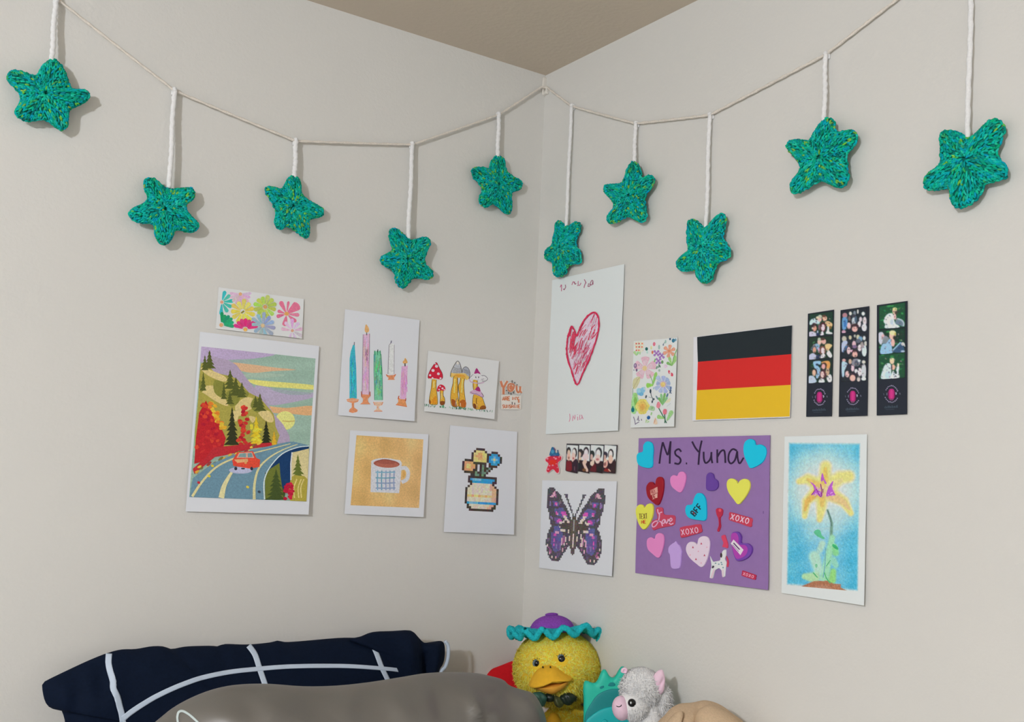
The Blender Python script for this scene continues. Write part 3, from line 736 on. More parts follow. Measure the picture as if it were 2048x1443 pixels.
A.poly([(1075,408),(1110,460),(1142,518),(1090,500),(1030,512),(1045,460)], PK, 2); A.line([(1055,560),(1058,585)], 14, (60,50,60)); A.line([(1105,560),(1105,585)], 14, (60,50,60)); A.line([(1150,620),(1200,600)], 7, (110,104,112))
A.poly([(1095,735),(1130,800),(1180,890),(1185,930),(1120,915),(1040,880),(960,870),(945,840),(1000,800),(1050,790)], (196,162,186), 2); A.poly([(1100,735),(1135,815),(1100,825),(1035,790)], PK, 2); A.line(smooth_open([(950,830),(990,860),(1060,870),(1140,920),(1185,925)], 3), 9, (120,100,124)); A.line([(1150,850),(1185,910)], 10, (90,80,90))
for _ in range(80):
    x = random.choice([random.uniform(150, 340), random.uniform(420, 530), random.uniform(570, 880), random.uniform(780, 1000), random.uniform(1040, 1340)]); y = 1075+(x-150)*0.092
    A.line([(x, y+random.uniform(-2, 22)), (x+random.uniform(-14, 14), y-random.uniform(0, 38))], random.uniform(5, 11), random.choice([(70,140,100),(50,110,80),(100,170,130),(60,90,80)]))
A.build('mushroom_artwork', sh, M_PENCIL, sh.root)

# small saying sticker
sh = Sheet('saying_sticker', 'tiny orange lettered saying sticker on bare wall right of the mushroom drawing', 'sticker', 'L', [(1003,790),(1041.5,792),(1041,817.5),(1003,817.5)], mat('sticker_white', (214,202,192), 0.6), 0.0006, 0.0001, seed=5)
A = Art(990, 750, .05542); A.clip = 'off'
WB = (214,202,192); TO = (190,118,86)
for P_, w_ in (([(200,220),(300,420),(300,680)], 150), ([(440,220),(310,420)], 150)): A.line(P_, w_, WB)
A.ell(570, 440, 150, 190, WB); A.line([(770,380),(790,620),(900,640)], 150, WB); A.line([(910,430),(930,640)], 130, WB)
A.poly([(215,700),(940,740),(930,1235),(215,1235)], WB)
A.line([(200,210),(255,390),(300,440),(300,690)], 82, TO, 3); A.line([(445,210),(370,330),(310,450)], 74, TO, 3)
Q = smooth_closed([(500,320),(660,330),(670,450),(600,560),(500,560),(460,450)], 3); A.line(Q+[Q[0]], 60, TO); A.ell(570, 440, 70, 95, (196,122,88))
A.line([(770,370),(780,540),(830,620),(890,560),(905,400)], 68, TO, 3); A.line([(900,560),(950,640)], 60, TO)
for a, b in (((610,180),(608,270)), ((705,245),(700,300)), ((770,350),(810,340)), ((490,600),(480,670)), ((565,620),(575,705)), ((645,580),(665,660)), ((385,560),(430,540)), ((610,960),(612,1060)), ((700,990),(705,1060))): A.line([a, b], 34, (92,84,80))
A.text('ARE', 265, 905, 72, 130, TO, 44, 0, .3); A.text('MY', 630, 890, 95, 110, TO, 46, 0, .3); A.line([(840,860),(850,990)], 60, TO)
A.text('SUNSHINE', 265, 1180, 60, 115, TO, 34, 0, .34)
A.build('lettering', sh, M_INK, sh.root)

# mug drawing
sh = Sheet('mug_drawing', 'white edged card with a checked mug of cocoa on an orange ground', 'drawing', 'L', [(700,860),(856,868),(843,1033),(688,1027)], M_PAPER, 0.006, 0.0006, seed=6)
A = Art(670, 840, .14556)
def ofn(u, v):
    b = np.array([210,171,116.]); n = 6*math.sin(u*9+v*4)+5*math.sin(v*13-u*6)+4*math.sin(u*25)
    return tuple(b+np.array([n, n*.9, n*.8+(1-u)*(-8)]))
A.grid([(292,205),(1206,262),(1130,1202),(205,1165)], 16, 16, ofn)
WM = (200,200,204)
A.poly([(490,560),(520,540),(700,520),(880,548),(905,580),(885,850),(865,1000),(475,985)], WM, 0)
A.ell(700, 590, 208, 70, WM, 4, 24); A.line(smooth_open([(890,660),(955,655),(990,720),(970,810),(900,850)], 4), 52, WM); A.poly([(915,690),(955,715),(945,775),(915,780)], (206,160,92), 3)
A.ell(698, 596, 178, 55, (172,100,84), 3, 26); A.ell(690, 575, 130, 28, (158,88,74), 3, 20); A.line(smooth_open([(525,600),(600,550),(700,540),(820,570),(875,610)], 4), 9, (130,70,60))
for x in (575, 632, 690, 745, 800): A.line([(x,690),(x-6,830),(x-4,960)], 17, random.choice([(120,165,185),(140,150,180),(104,150,170)]))
for y in (712, 790, 860, 930): A.line([(545,y),(680,y+3),(815,y-2)], 17, random.choice([(120,165,185),(132,150,178),(110,155,172)]))
A.build('mug_artwork', sh, M_PENCIL, sh.root)

# pixel picture: plain stand-in of a flowering vase in the same colours
sh = Sheet('pixel_picture', 'white sheet with a blocky pixel vase in blue, yellow and peach, right of the mug', 'drawing', 'L', [(900,850),(1033,863),(1023,1068),(886,1063)], M_PAPER, 0.007, 0.0006, seed=7)
K_ = (72,60,58); BL = (56,150,200); B2 = (120,180,215); YE = (224,196,126); OG = (226,160,112); PE = (222,202,180); PP = (222,168,140); GN = (110,140,120)
PX = ["......kkkk........", ".....kyyyyk..kkk..", "....kyyooyykkbbbk.", "....kyoooyykbbBbbk", "....kyyooyykbByBbk", ".kkkkyyyyyykbbBbbk", "kooookkkkkk.kbbbk.", "koyyook.kgk.kkkk..", "koyyook.kgkkgk....", "kooookk.kgkgk.....", ".kkkkkgkkggk......", "....kkggkgk.......", "...kkkkkkkkkkkkk..", "...kbBBBBbbbbbbk..", "...kkbbbbbbbbbkk..", "....kppppppppqk...", "...kpppppppppqqk..", "..kppppppppppqqqk.", "..kpppppppppppqqk.", "..kpppppppppppqqk.", "..kyyoyyoyyoyyqqk.", "..kpppppppppppqqk.", "..kpppppppppppqqk.", "..kbBBBBbbbbbbbbk.", "...kpppppppppqqk..", "...kkpppppppqqkk..", "....kkkkkkkkkkk..."]
CM = {'k': K_, 'b': BL, 'B': B2, 'y': YE, 'o': OG, 'p': PE, 'q': PP, 'g': GN}
A = Art(0, 0, 1)
for j, row in enumerate(PX):
    for i, ch in enumerate(row):
        if ch in CM:
            u0, u1 = .21+.58*i/18, .21+.58*(i+1)/18; v0, v1 = .19+.60*j/27, .19+.60*(j+1)/27
            A.items.append(([sh.uv(u0, v0), sh.uv(u1, v0), sh.uv(u1, v1), sh.uv(u0, v1)], tuple(min(255, c_+random.randint(-9, 9)) for c_ in CM[ch]), 1))
A.build('pixel_artwork', sh, M_PENCIL, sh.root)

# ------------------------------------------------------------------ right wall
# heart drawing
sh = Sheet('heart_drawing', 'tall white page with a red crayon heart nearest the corner on right wall', 'drawing', 'R', [(1105,560),(1250,528),(1240,861),(1093,868)], mat('bright_paper', (203,207,214), 0.75), 0.004, 0.0007, seed=8)
A = Art(1070, 520, .24938)
HO = [(305,530),(330,575),(346,610),(375,540),(420,462),(480,420),(515,450),(525,530),(505,640),(460,770),(410,880),(350,1000),(310,900),(275,800),(262,710),(275,610),(290,560)]
A.poly(HO, (226,192,205), 3)
for _ in range(190):
    t = random.random(); 
    if random.random() < .72: x, y = 350+random.random()*150, 440+random.random()*430
    else: x, y = 272+random.random()*70, 570+random.random()*230
    if random.random() < .3: x, y = 310+random.random()*110, 700+random.random()*220
    dx = 30*random.uniform(.5, 1.1); dy = -75*random.uniform(.5, 1)
    def inside(x, y):
        k = False; n = len(HO)
        for i in range(n):
            (a, b), (c, d) = HO[i], HO[(i+1) % n]
            if (b > y) != (d > y) and x < (c-a)*(y-b)/(d-b)+a: k = not k
        return k
    if inside(x, y) and inside(x+dx, y+dy): A.line([(x, y), (x+dx*.5, y+dy*.55), (x+dx, y+dy)], random.uniform(3, 7), random.choice([(206,70,100),(215,110,140),(226,150,172),(200,60,90),(225,205,215)]))
for _ in range(14):
    x, y = 285+random.random()*45, 600+random.random()*180
    A.line([(x, y), (x+8, y-60)], 9, (204,66,92))
Q = smooth_closed(HO, 4)
for k in range(3): A.line([(x+random.uniform(-4, 4), y+random.uniform(-4, 4)) for x, y in Q+[Q[0]]], 9, random.choice([(192,38,72),(200,50,84)]))
A.build('heart_artwork', sh, M_PENCIL, sh.root)
VP = (156,84,112)
for W_ in ([[(545,520),(585,440),(582,640)], [(700,440),(710,520),(660,600),(648,560)]],
           [[(905,450),(945,350),(985,400),(1010,430)], [(985,350),(1000,430),(1040,400)], [(1100,330),(1095,390),(1105,460),(1150,455),(1185,390)], [(1075,480),(1085,460)]],
           [[(1280,280),(1330,370),(1335,400)], [(1330,370),(1290,480),(1280,540)], [(1385,490),(1440,495),(1480,440)], [(1420,400),(1400,490)], [(1450,450),(1500,330),(1545,320),(1555,440)], [(1470,430),(1520,450),(1545,350)]]):
    A = Art(1085, 540, .0659)
    for P_ in W_: A.line(P_, 24, random.choice([VP, (172,96,124), (146,90,110)]), 3)
    A.build('word', sh, M_INK, sh.root)
A = Art(1070, 520, .24938)
for P_ in ([(288,1232),(292,1270),(285,1295)], [(312,1290),(316,1245),(330,1280),(332,1240)], [(352,1255),(354,1285)], [(350,1238),(353,1240)], [(372,1240),(368,1278),(388,1262),(384,1240)], [(384,1240),(398,1276)]): A.line(P_, 5.5, random.choice([(182,104,132),(192,120,144)]), 2)
A.build('signature', sh, M_INK, sh.root)

# small floral card
sh = Sheet('floral_card', 'small white card scattered with tiny painted flowers between heart drawing and flag', 'card', 'R', [(1268,682),(1357,675),(1354,853),(1263,855)], mat('white_card', (206,209,209), 0.7), 0.006, 0.0005, seed=9)
A = Art(1250, 660, .14545)
G1 = (120,170,100); G2 = (150,190,120); DG = (60,100,90)
for k in range(9): A.ell(180+(k % 3)*34+random.uniform(-6, 6), 180+(k//3)*48, 16, 13, random.choice([(200,90,80),(214,120,90),(225,180,140)]), 0, 8)
A.poly([(130,170),(260,165),(255,290),(175,300)], (222,208,190), 2); 
for k in range(8): A.ell(168+(k % 3)*36+random.uniform(-8, 8), 185+(k//3)*46, 13, 12, random.choice([(196,92,84),(214,120,90)]), 0, 8)
A.petal(165, 350, -120, 5, 70, 40, (170,200,140)); A.petal(165, 350, -60, 5, 65, 36, (150,200,140)); A.line([(215,335),(218,300)], 10, G2)
A.ell(305, 258, 20, 24, (40,96,90)); A.line([(310,280),(318,320)], 22, (170,200,190)); A.ell(410, 192, 19, 28, (206,110,130)); A.ell(388, 305, 14, 24, (206,118,90)); A.ell(370, 240, 12, 25, (214,212,150))
for a in range(5): A.petal(290, 520, -90+72*a+36-36, 30, 160, 120, (222,172,184))
for a in range(5): A.petal(290, 520, -90+72*a, 30, 110, 66, (226,184,192))
A.ell(285, 525, 32, 36, (214,188,140))
for cx, cy in ((445,318),(520,350),(475,425)):
    for k in range(4): A.petal(cx, cy, 45+90*k, 4, 52, 34, (160,118,180))
    A.ell(cx, cy, 7, 7, (120,80,140))
for a in range(6): A.petal(625, 290, -90+60*a+8, 8, 92, 50, (228,152,128))
A.ell(625, 290, 15, 15, (222,130,90))
for a, l in ((-150,90),(-110,130),(-70,150),(-55,250)): A.petal(668, 490, a, 5, l, 40, random.choice([G1, G2]))
A.line([(668,490),(690,380),(735,260)], 12, G1)
A.ell(633, 116, 13, 25, (50,80,110)); A.ell(680, 145, 23, 28, (60,116,140)); A.ell(712, 135, 13, 20, (110,150,170)); A.line([(530,210),(570,150)], 9, (130,150,150)); A.ell(570, 160, 12, 24, (150,180,170)); A.ell(540, 200, 8, 16, (110,120,140)); A.ell(480, 235, 14, 34, (150,175,170))
A.ell(150, 488, 24, 34, (132,104,140)); A.ell(148, 485, 12, 17, (170,150,175)); A.ell(170, 548, 14, 22, (122,100,130)); A.ell(132, 548, 7, 9, (120,120,140)); A.ell(202, 478, 7, 10, (120,120,140))
A.line([(430,395),(420,440)], 16, G1); A.line([(485,440),(480,520)], 9, DG); A.ell(530, 440, 17, 24, (110,150,100)); A.ell(455, 515, 14, 24, (120,150,130), 30); A.ell(495, 495, 10, 22, (90,120,100), -20); A.ell(490, 555, 14, 18, (150,170,160)); A.ell(578, 498, 27, 27, (226,190,206))
A.ell(630, 578, 15, 28, (190,64,84), -20); A.ell(668, 612, 18, 27, (200,74,94), -20); A.ell(646, 595, 10, 24, (226,190,190), -20)
A.poly([(115,730),(130,670),(190,640),(222,650),(210,720),(160,800),(120,800)], (196,192,152), 3); A.line([(125,800),(180,690),(215,650)], 7, (170,160,110)); A.line([(118,800),(116,960)], 9, (130,150,120))
A.petal(400, 760, -75, 0, 190, 44, (140,190,104)); A.line([(400,770),(395,700),(355,610)], 10, (120,160,110)); A.petal(400, 755, 175, 0, 92, 66, (140,196,90))
for k in range(9): A.petal(548, 745, 40*k-90, 40, random.uniform(95, 145), 62, random.choice([(160,170,205),(150,166,196),(168,180,212)]))
A.ell(548, 745, 50, 48, (190,170,190)); A.ell(546, 748, 35, 34, (224,188,120))
A.ell(225, 850, 52, 50, (122,176,204)); A.ell(205, 830, 34, 34, (150,194,214)); A.ell(262, 825, 34, 40, (130,180,206)); A.ell(283, 800, 14, 22, (170,200,214)); A.ell(240, 880, 34, 26, (110,170,200))
A.line([(372,840),(385,910),(410,950),(398,1000)], 9, (50,60,70), 3); A.ell(370, 840, 13, 30, (44,58,70)); A.ell(308, 915, 13, 23, (80,90,96), 15); A.ell(415, 950, 18, 14, (70,84,90)); A.ell(465, 930, 12, 34, (120,140,150), -35); A.line([(345,920),(400,935)], 8, (150,160,165)); A.ell(398, 985, 11, 20, (70,80,90)); A.ell(415, 800, 9, 16, (150,180,190))
for P_ in ([(655,780),(655,860)], [(640,830),(668,875)], [(668,830),(640,870)]): A.line(P_, 12, (70,92,120))
A.ell(610, 900, 14, 34, (90,120,140), 20)
for a, l in ((-100,160),(-80,170),(-120,120),(-60,130)): A.petal(548, 1030, a, 0, l, 34, random.choice([G1, (130,180,130)]))
for P_ in ([(90,1040),(130,860),(190,920),(200,1000),(160,1150),(90,1120)],): A.poly(P_, (156,206,140), 3)
A.petal(150, 1010, -85, 0, 150, 50, (150,196,120)); A.petal(170, 1100, -95, 0, 180, 46, (126,180,90)); A.ell(122, 1095, 24, 34, (24,110,116)); A.ell(122, 1060, 10, 18, (40,120,110))
for k in range(10): A.petal(262, 1050, 36*k, 40, random.uniform(92, 116), 62, random.choice([(232,204,120),(234,196,104)]))
A.ell(262, 1050, 60, 76, (230,182,96)); A.ell(262, 1055, 34, 42, (224,162,84))
A.poly([(345,1090),(375,1040),(435,1060),(430,1110),(380,1105)], (160,190,150), 3); A.line([(395,1130),(385,1170)], 20, (150,190,130)); A.ell(400, 1070, 18, 14, (130,170,120))
A.poly([(460,1050),(470,1000),(495,985),(520,1030),(500,1075),(475,1070)], (212,130,140), 2); A.line([(495,1075),(540,1150),(580,1220)], 14, (70,110,90)); A.poly([(555,1120),(570,1085),(610,1095),(608,1150),(580,1165),(560,1150)], (214,116,130), 2); A.line([(580,1160),(590,1240),(610,1280)], 14, (60,110,84)); A.line([(590,1230),(585,1280)], 12, (60,100,80)); A.petal(580, 1215, -165, 5, 110, 54, (150,194,120)); A.petal(620, 1240, -62, 0, 150, 60, (150,194,130))
A.ell(350, 1203, 25, 27, (34,86,140)); A.ell(340, 1190, 9, 10, (70,120,170)); A.petal(310, 1275, -70, 0, 50, 26, (180,200,150)); A.petal(330, 1275, -40, 0, 40, 22, (170,200,150))
A.poly([(425,1290),(450,1200),(485,1290)], (222,190,166), 2); A.line([(435,1280),(455,1220)], 8, (200,140,110)); A.poly([(575,1000),(660,930),(650,990)], (226,206,176), 2); A.line([(610,1050),(665,1010)], 9, (190,195,195))
for P_ in ([(130,1190),(150,1240),(160,1300)], [(160,1290),(215,1260)], [(200,1180),(205,1245),(225,1240)], [(245,1220),(252,1245)], [(185,1240),(200,1200)]): A.line(P_, 11, (120,112,134))
A.build('floral_artwork', sh, M_PENCIL, sh.root)

# flag
sh = Sheet('paper_flag', 'black, red and gold striped paper flag taped above the purple poster', 'flag', 'R', [(1387.5,674),(1585.5,650),(1583.5,834.5),(1386.5,841)], mat('flag_paper', (205,203,210), 0.7), 0.003, 0.0007, seed=10)
for nm, q, c_ in (('black_stripe', [(880,192),(1966,60),(1962,387),(890,474)], (29,37,42)), ('red_stripe', [(890,474),(1962,387),(1957,737),(880,797)], (193,38,36)), ('gold_stripe', [(880,797),(1957,737),(1951,1097),(872,1133)], (222,170,36))):
    A = Art(1240, 640, .17578); A.poly(q, c_); A.build(nm, sh, mat('flag_ink', attr=True, rough=0.55, spec=0.25), sh.root)

# three photo strips
def blobs(A, L):
    for it in L:
        if it[0] == 'e': A.ell(*it[1:])
        elif it[0] == 'p': A.poly(it[1], it[2], 3)
        else: A.line(it[1], it[2], it[3], 3)
SK = (222,178,170); SK2 = (205,150,128); HR = (46,34,38); BLU = (140,180,210); LB = (184,206,218); WT = (214,216,222); TAN = (214,178,130); NV = (34,48,78)
def leaves(A, q, base, n, cols):
    A.poly(q, base)
    xs = [p[0] for p in q]; ys = [p[1] for p in q]
    for _ in range(n):
        A.ell(random.uniform(min(xs)+40, max(xs)-40), random.uniform(min(ys)+60, min(ys)+(max(ys)-min(ys))*.75), random.uniform(25, 70), random.uniform(12, 26), random.choice(cols), random.uniform(-35, 35), 7)
def strip(quad, label, photos, emb, seed):
    sh = Sheet('photo_strip', label, 'photo', 'R', quad, mat('strip_black', (33,38,48), 0.5, spec=0.25), 0.0012, 0.0003, seed=seed, group='black photo booth strips right of the flag')
    for crop, q, base, n, cols, L in photos:
        A = Art(*crop); leaves(A, q, base, n, cols); blobs(A, L)
        cs = [it[-1] for it in L if it[0] != 'l']; xs = [p[0] for p in q]; ys = [p[1] for p in q]
        for _ in range(26):
            x, y = random.uniform(min(xs)+60, max(xs)-60), random.uniform(min(ys)+140, max(ys)-40)
            A.ell(x, y, random.uniform(7, 16), random.uniform(9, 26), random.choice([(58,50,54),(96,84,84),(150,128,124)]), random.uniform(-60, 60), 6)
        A.to_photo(q, 46, 44)
        A.build('photo', sh, M_GLOSS, sh.root)
    A = Art(1590, 590, .18018); cx, cy, rx, ry = emb
    GRY = (128,122,146)
    for k in range(26):
        a = math.radians(360*k/26+4)
        if k in (0, 1, 12, 13, 14, 25): continue
        c_ = (math.cos(a), math.sin(a)); l = random.uniform(.90, .96)
        A.line([(cx+rx*c_[0]*l-6*c_[1], cy+ry*c_[1]*l+6*c_[0]), (cx+rx*c_[0]*l+7*c_[1], cy+ry*c_[1]*l-7*c_[0])], random.uniform(10, 15), GRY)
    A.ell(cx, cy+5, rx*.62, ry*.6, (92,24,66)); A.ell(cx-rx*.62, cy, 9, 16, (92,92,112)); A.ell(cx+rx*.62, cy-6, 9, 15, (150,150,168)); A.line([(cx-rx*1.15, cy-10), (cx-rx*1.1, cy+12)], 7, (80,80,100)); A.line([(cx+rx*1.12, cy-15), (cx+rx*1.18, cy+5)], 9, (100,100,118))
    A.poly([(cx-rx*.36, cy+ry*.45), (cx-rx*.38, cy-ry*.35), (cx-rx*.2, cy-ry*.58), (cx+rx*.2, cy-ry*.58), (cx+rx*.38, cy-ry*.35), (cx+rx*.36, cy+ry*.45), (cx, cy+ry*.58)], (164,36,106), 3)
    A.poly([(cx-rx*.16, cy+ry*.4), (cx-rx*.16, cy-ry*.4), (cx+rx*.16, cy-ry*.4), (cx+rx*.16, cy+ry*.4)], (186,48,122), 3)
    A.ell(cx, cy+ry*.62, rx*.3, ry*.1, (120,60,96)); A.line([(cx-rx*.5, cy-ry*.1), (cx-rx*.5, cy+ry*.3)], 10, (60,16,50)); A.line([(cx+rx*.5, cy-ry*.1), (cx+rx*.5, cy+ry*.3)], 10, (60,16,50))
    A.build('round_emblem', sh, M_GLOSS, sh.root)
    A = Art(1590, 590, .18018)
    for k in range(13): A.line([(cx-78+k*12, cy+140+random.uniform(-12, 2)-k*.6), (cx-75+k*12, cy+158-k*.6)], 7, (62,74,86))
    A.line([(cx-70, cy+172), (cx+30, cy+168)], 5, (54,64,76))
    A.build('caption', sh, M_GLOSS, sh.root)
KA = (1605, 595, .08663); KB = (1605, 715, .08663); KC = (1740, 595, .08662); KD = (1740, 715, .08662)
GD = [(28,74,50),(36,96,62),(24,56,44),(60,110,70)]
ph1 = [(KA, [(160,385),(715,315),(712,850),(160,900)], (30,58,46), 14, GD, [
  ('p',[(165,600),(190,520),(280,475),(400,490),(400,600),(300,600),(190,630)],LB), ('e',330,485,30,38,(70,66,60)), ('e',405,490,48,72,SK), ('e',412,430,46,36,(176,178,160)), ('e',350,460,32,32,(200,190,160)),
  ('e',520,480,56,66,(226,176,150)), ('e',505,425,50,28,(90,60,50)), ('p',[(530,570),(600,540),(700,600),(690,670),(620,700),(560,640)],TAN), ('p',[(590,660),(625,690),(630,780),(700,810),(690,840),(550,830),(575,760)],WT), ('e',655,690,30,40,(120,90,50)),
  ('e',275,690,72,110,HR), ('e',290,710,44,66,SK2), ('e',235,710,16,34,(200,200,190)), ('p',[(155,800),(240,780),(330,830),(320,895),(160,895)],(188,186,204)), ('e',480,680,76,120,(74,40,44)), ('e',482,690,46,78,(228,196,204)), ('p',[(440,800),(480,770),(500,860),(420,870)],(210,206,220)), ('l',[(360,760),(355,870)],30,(170,180,205)), ('e',395,680,24,70,(120,90,100)), ('p',[(330,820),(400,820),(400,870),(330,880)],NV)]),
 (KA, [(160,920),(712,880),(712,1390),(160,1440)], (34,52,42), 12, GD, [
  ('p',[(200,1200),(250,1110),(320,1060),(400,1080),(390,1180),(300,1200)],(132,170,196)), ('e',400,1020,46,70,SK), ('e',400,960,42,36,(170,180,160)), ('e',500,1010,56,66,(220,166,156)), ('e',480,955,54,30,(80,56,50)), ('p',[(530,1090),(610,1060),(700,1100),(640,1180),(600,1230),(550,1180)],(222,186,130)), ('p',[(600,1220),(640,1230),(700,1340),(650,1390),(570,1300)],(216,214,218)),
  ('e',280,1180,60,90,(90,96,110)), ('e',285,1210,40,70,SK2), ('p',[(160,1330),(250,1280),(340,1340),(330,1410),(160,1430)],(180,184,210)), ('e',470,1220,84,110,(110,74,60)), ('e',480,1225,44,78,(230,200,206)), ('p',[(440,1330),(500,1280),(540,1360),(430,1400)],(214,212,220)), ('e',385,1210,24,60,(196,160,190)), ('p',[(330,1330),(420,1320),(400,1410),(330,1420)],NV)]),
 (KB, [(150,60),(705,30),(700,570),(150,590)], (30,48,42), 10, GD, [
  ('p',[(250,120),(300,80),(430,80),(420,160),(330,150),(420,260),(400,420),(330,480),(300,300)],BLU), ('e',345,160,30,26,NV), ('p',[(450,100),(600,70),(655,130),(640,240),(590,290),(540,180),(470,140)],(206,150,86)), ('e',510,180,66,70,(70,46,40)), ('e',495,205,44,62,(214,160,160)), ('e',590,330,46,90,(190,160,130)), ('p',[(570,470),(640,380),(690,430),(690,540),(620,570)],WT),
  ('e',290,330,60,84,(52,44,46)), ('e',275,350,44,76,(214,176,150)), ('p',[(150,430),(250,420),(320,500),(320,570),(150,590)],(176,190,208)), ('e',480,390,74,110,(66,40,46)), ('e',470,390,46,76,(228,190,186)), ('p',[(390,520),(440,480),(500,490),(520,570),(390,575)],(206,210,214)), ('l',[(500,280),(550,450)],36,(88,50,56))])]
DKL = [(28,44,50),(34,56,52),(40,50,60)]
ph2 = [(KA, [(905,330),(1500,240),(1500,775),(905,820)], (32,40,48), 8, DKL, [
  ('e',985,410,58,60,(170,120,130)), ('p',[(925,480),(1000,450),(1050,470),(1030,700),(930,730)],(96,146,190)), ('e',990,600,30,90,(60,110,170)), ('e',960,790,50,40,(190,150,170)), ('e',1115,365,34,46,(206,206,196)), ('e',1210,360,32,60,(120,130,140)), ('e',1285,320,18,56,(220,222,214)), ('e',1410,370,40,46,(206,214,216)), ('e',1195,540,50,90,(180,190,196)), ('e',1240,500,30,80,(70,90,110)), ('e',1350,500,36,60,(200,190,196)), ('e',1445,540,46,100,(206,196,200)), ('e',1435,690,60,90,(206,206,222)), ('e',1320,610,40,70,(214,206,214)), ('e',1080,650,44,80,(214,180,180)), ('e',1090,480,30,60,(110,90,90)), ('e',1220,670,90,76,(60,40,46)), ('e',1215,725,66,66,(230,170,164)), ('e',1190,420,40,40,(60,60,70))]),
 (KA, [(905,880),(1495,830),(1490,1360),(905,1400)], (36,42,50), 8, DKL, [
  ('e',970,950,56,66,(180,176,160)), ('p',[(910,1050),(1000,990),(1050,1040),(960,1230),(910,1240)],(170,180,205)), ('p',[(940,1240),(1000,1110),(1050,1120),(960,1260)],(70,104,150)), ('e',1110,920,36,50,(190,180,150)), ('e',1215,880,24,40,(170,170,160)), ('e',1290,910,40,60,(190,186,160)), ('e',1345,950,50,60,(110,150,180)), ('e',1300,1000,60,50,(90,96,110)), ('e',1435,935,34,50,(206,210,210)), ('e',1200,1070,46,76,(206,170,180)), ('e',1210,1130,60,40,(120,96,130)), ('e',1330,1160,46,80,(220,206,214)), ('e',1440,1230,60,130,(196,210,216)), ('e',1385,1080,40,60,(150,140,140)), ('e',1075,1220,44,86,(222,186,190)), ('e',1150,1230,34,30,(226,176,196)), ('e',1220,1250,70,50,(60,40,46)), ('e',1220,1310,62,70,(232,170,160)), ('e',1470,1060,36,60,(190,190,180))]),
 (KB, [(905,20),(1490,0),(1485,545),(905,560)], (34,40,48), 8, DKL, [
  ('e',965,60,44,40,(196,150,150)), ('p',[(910,110),(1000,100),(1050,160),(980,300),(970,430),(920,420)],(170,196,220)), ('e',1110,90,40,60,(190,160,140)), ('p',[(1150,160),(1180,40),(1300,30),(1350,120),(1280,200)],(130,130,140)), ('e',1260,130,50,70,(80,86,100)), ('e',1320,70,36,30,(200,214,216)), ('e',1425,100,44,40,(200,200,190)), ('e',1170,240,40,80,(220,186,196)), ('e',1250,310,40,50,(206,206,210)), ('e',1335,330,46,100,(216,206,214)), ('e',1430,320,60,180,(190,194,196)), ('e',1430,490,60,40,(206,216,216)), ('e',1045,380,50,76,(214,176,176)), ('e',1080,220,60,80,(46,46,60)), ('e',1170,400,76,70,(50,40,50)), ('e',1170,470,68,76,(228,172,160)), ('e',1310,500,40,60,(190,180,176)), ('e',1270,380,14,50,(40,40,46))])]
GG = [(40,120,66),(52,140,74),(30,88,54),(70,130,70),(26,70,48)]
ph3 = [(KC, [(210,200),(825,105),(825,680),(215,730)], (30,78,52), 26, GG, [
  ('p',[(320,550),(350,450),(430,370),(530,370),(560,500),(600,600),(690,660),(640,700),(360,705),(360,620)],(206,222,226)), ('e',430,520,60,90,(214,224,228)), ('e',575,310,52,72,(222,186,160)), ('e',580,260,54,34,(204,200,140)), ('e',610,350,34,40,(70,60,50)), ('e',580,440,34,66,(226,180,180)), ('p',[(590,560),(640,490),(740,520),(800,560),(800,660),(740,660),(700,640),(620,610)],(100,120,136)), ('l',[(640,485),(740,520),(790,590),(780,660)],34,(170,186,192)), ('e',510,560,40,60,(176,190,200))]),
 (KC, [(205,745),(825,695),(825,1265),(210,1310)], (26,54,44), 10, GG, [
  ('p',[(190,860),(230,800),(300,800),(335,880),(310,1010),(260,1090),(200,1000)],(190,192,204)), ('e',310,900,40,60,(206,170,170)), ('e',370,970,70,90,(130,136,150)), ('p',[(250,1300),(290,1080),(380,1060),(450,960),(490,960),(520,1180),(520,1280)],(140,180,220)), ('p',[(330,950),(450,920),(400,1040),(290,1050)],(120,130,136)), ('e',520,880,66,90,(224,176,160)), ('e',530,810,80,56,(214,208,160)), ('e',590,850,24,46,(196,180,96)), ('e',570,930,30,50,(50,40,40)), ('e',540,1040,46,90,(222,170,160)), ('p',[(530,1250),(600,1150),(720,1020),(760,1060),(800,1260)],(52,80,110)), ('l',[(540,1210),(640,1110),(720,1030)],30,(150,190,210)), ('e',770,1070,44,40,(200,200,196)), ('e',770,1240,50,26,(150,170,190)), ('l',[(800,1060),(820,1130)],26,(200,200,200))]),
 (KD, [(205,-70),(825,-120),(825,465),(210,500)], (30,74,50), 24, GG, [
  ('p',[(270,490),(290,320),(370,150),(480,140),(500,260),(490,470),(480,490)],(196,214,226)), ('e',420,400,70,80,(176,200,226)), ('e',520,80,54,70,(222,190,160)), ('e',520,35,56,30,(210,200,160)), ('e',550,220,44,66,(214,170,150)), ('e',510,230,16,70,(50,44,50)), ('p',[(490,480),(540,300),(600,370),(610,300),(650,180),(690,220),(670,340),(690,460)],(206,216,228)), ('e',660,170,26,44,(214,210,190)), ('e',610,340,24,40,(30,60,50))])]
strip([(1616,627),(1668.5,619),(1665,832),(1613,833)], 'black photo strip with a group of four posing, the one beside the flag', ph1, (280, 1130, 72, 95), 11)
strip([(1681.5,620),(1739,612),(1736,831),(1678,833)], 'black photo strip with a crowded dark group, the middle of the three strips', ph2, (650, 1122, 76, 100), 12)
strip([(1754,610),(1815.5,601.5),(1815.5,828),(1754,830.5)], 'black photo strip with a couple before green leaves, the last of the three strips', ph3, (1080, 1098, 80, 98), 13)

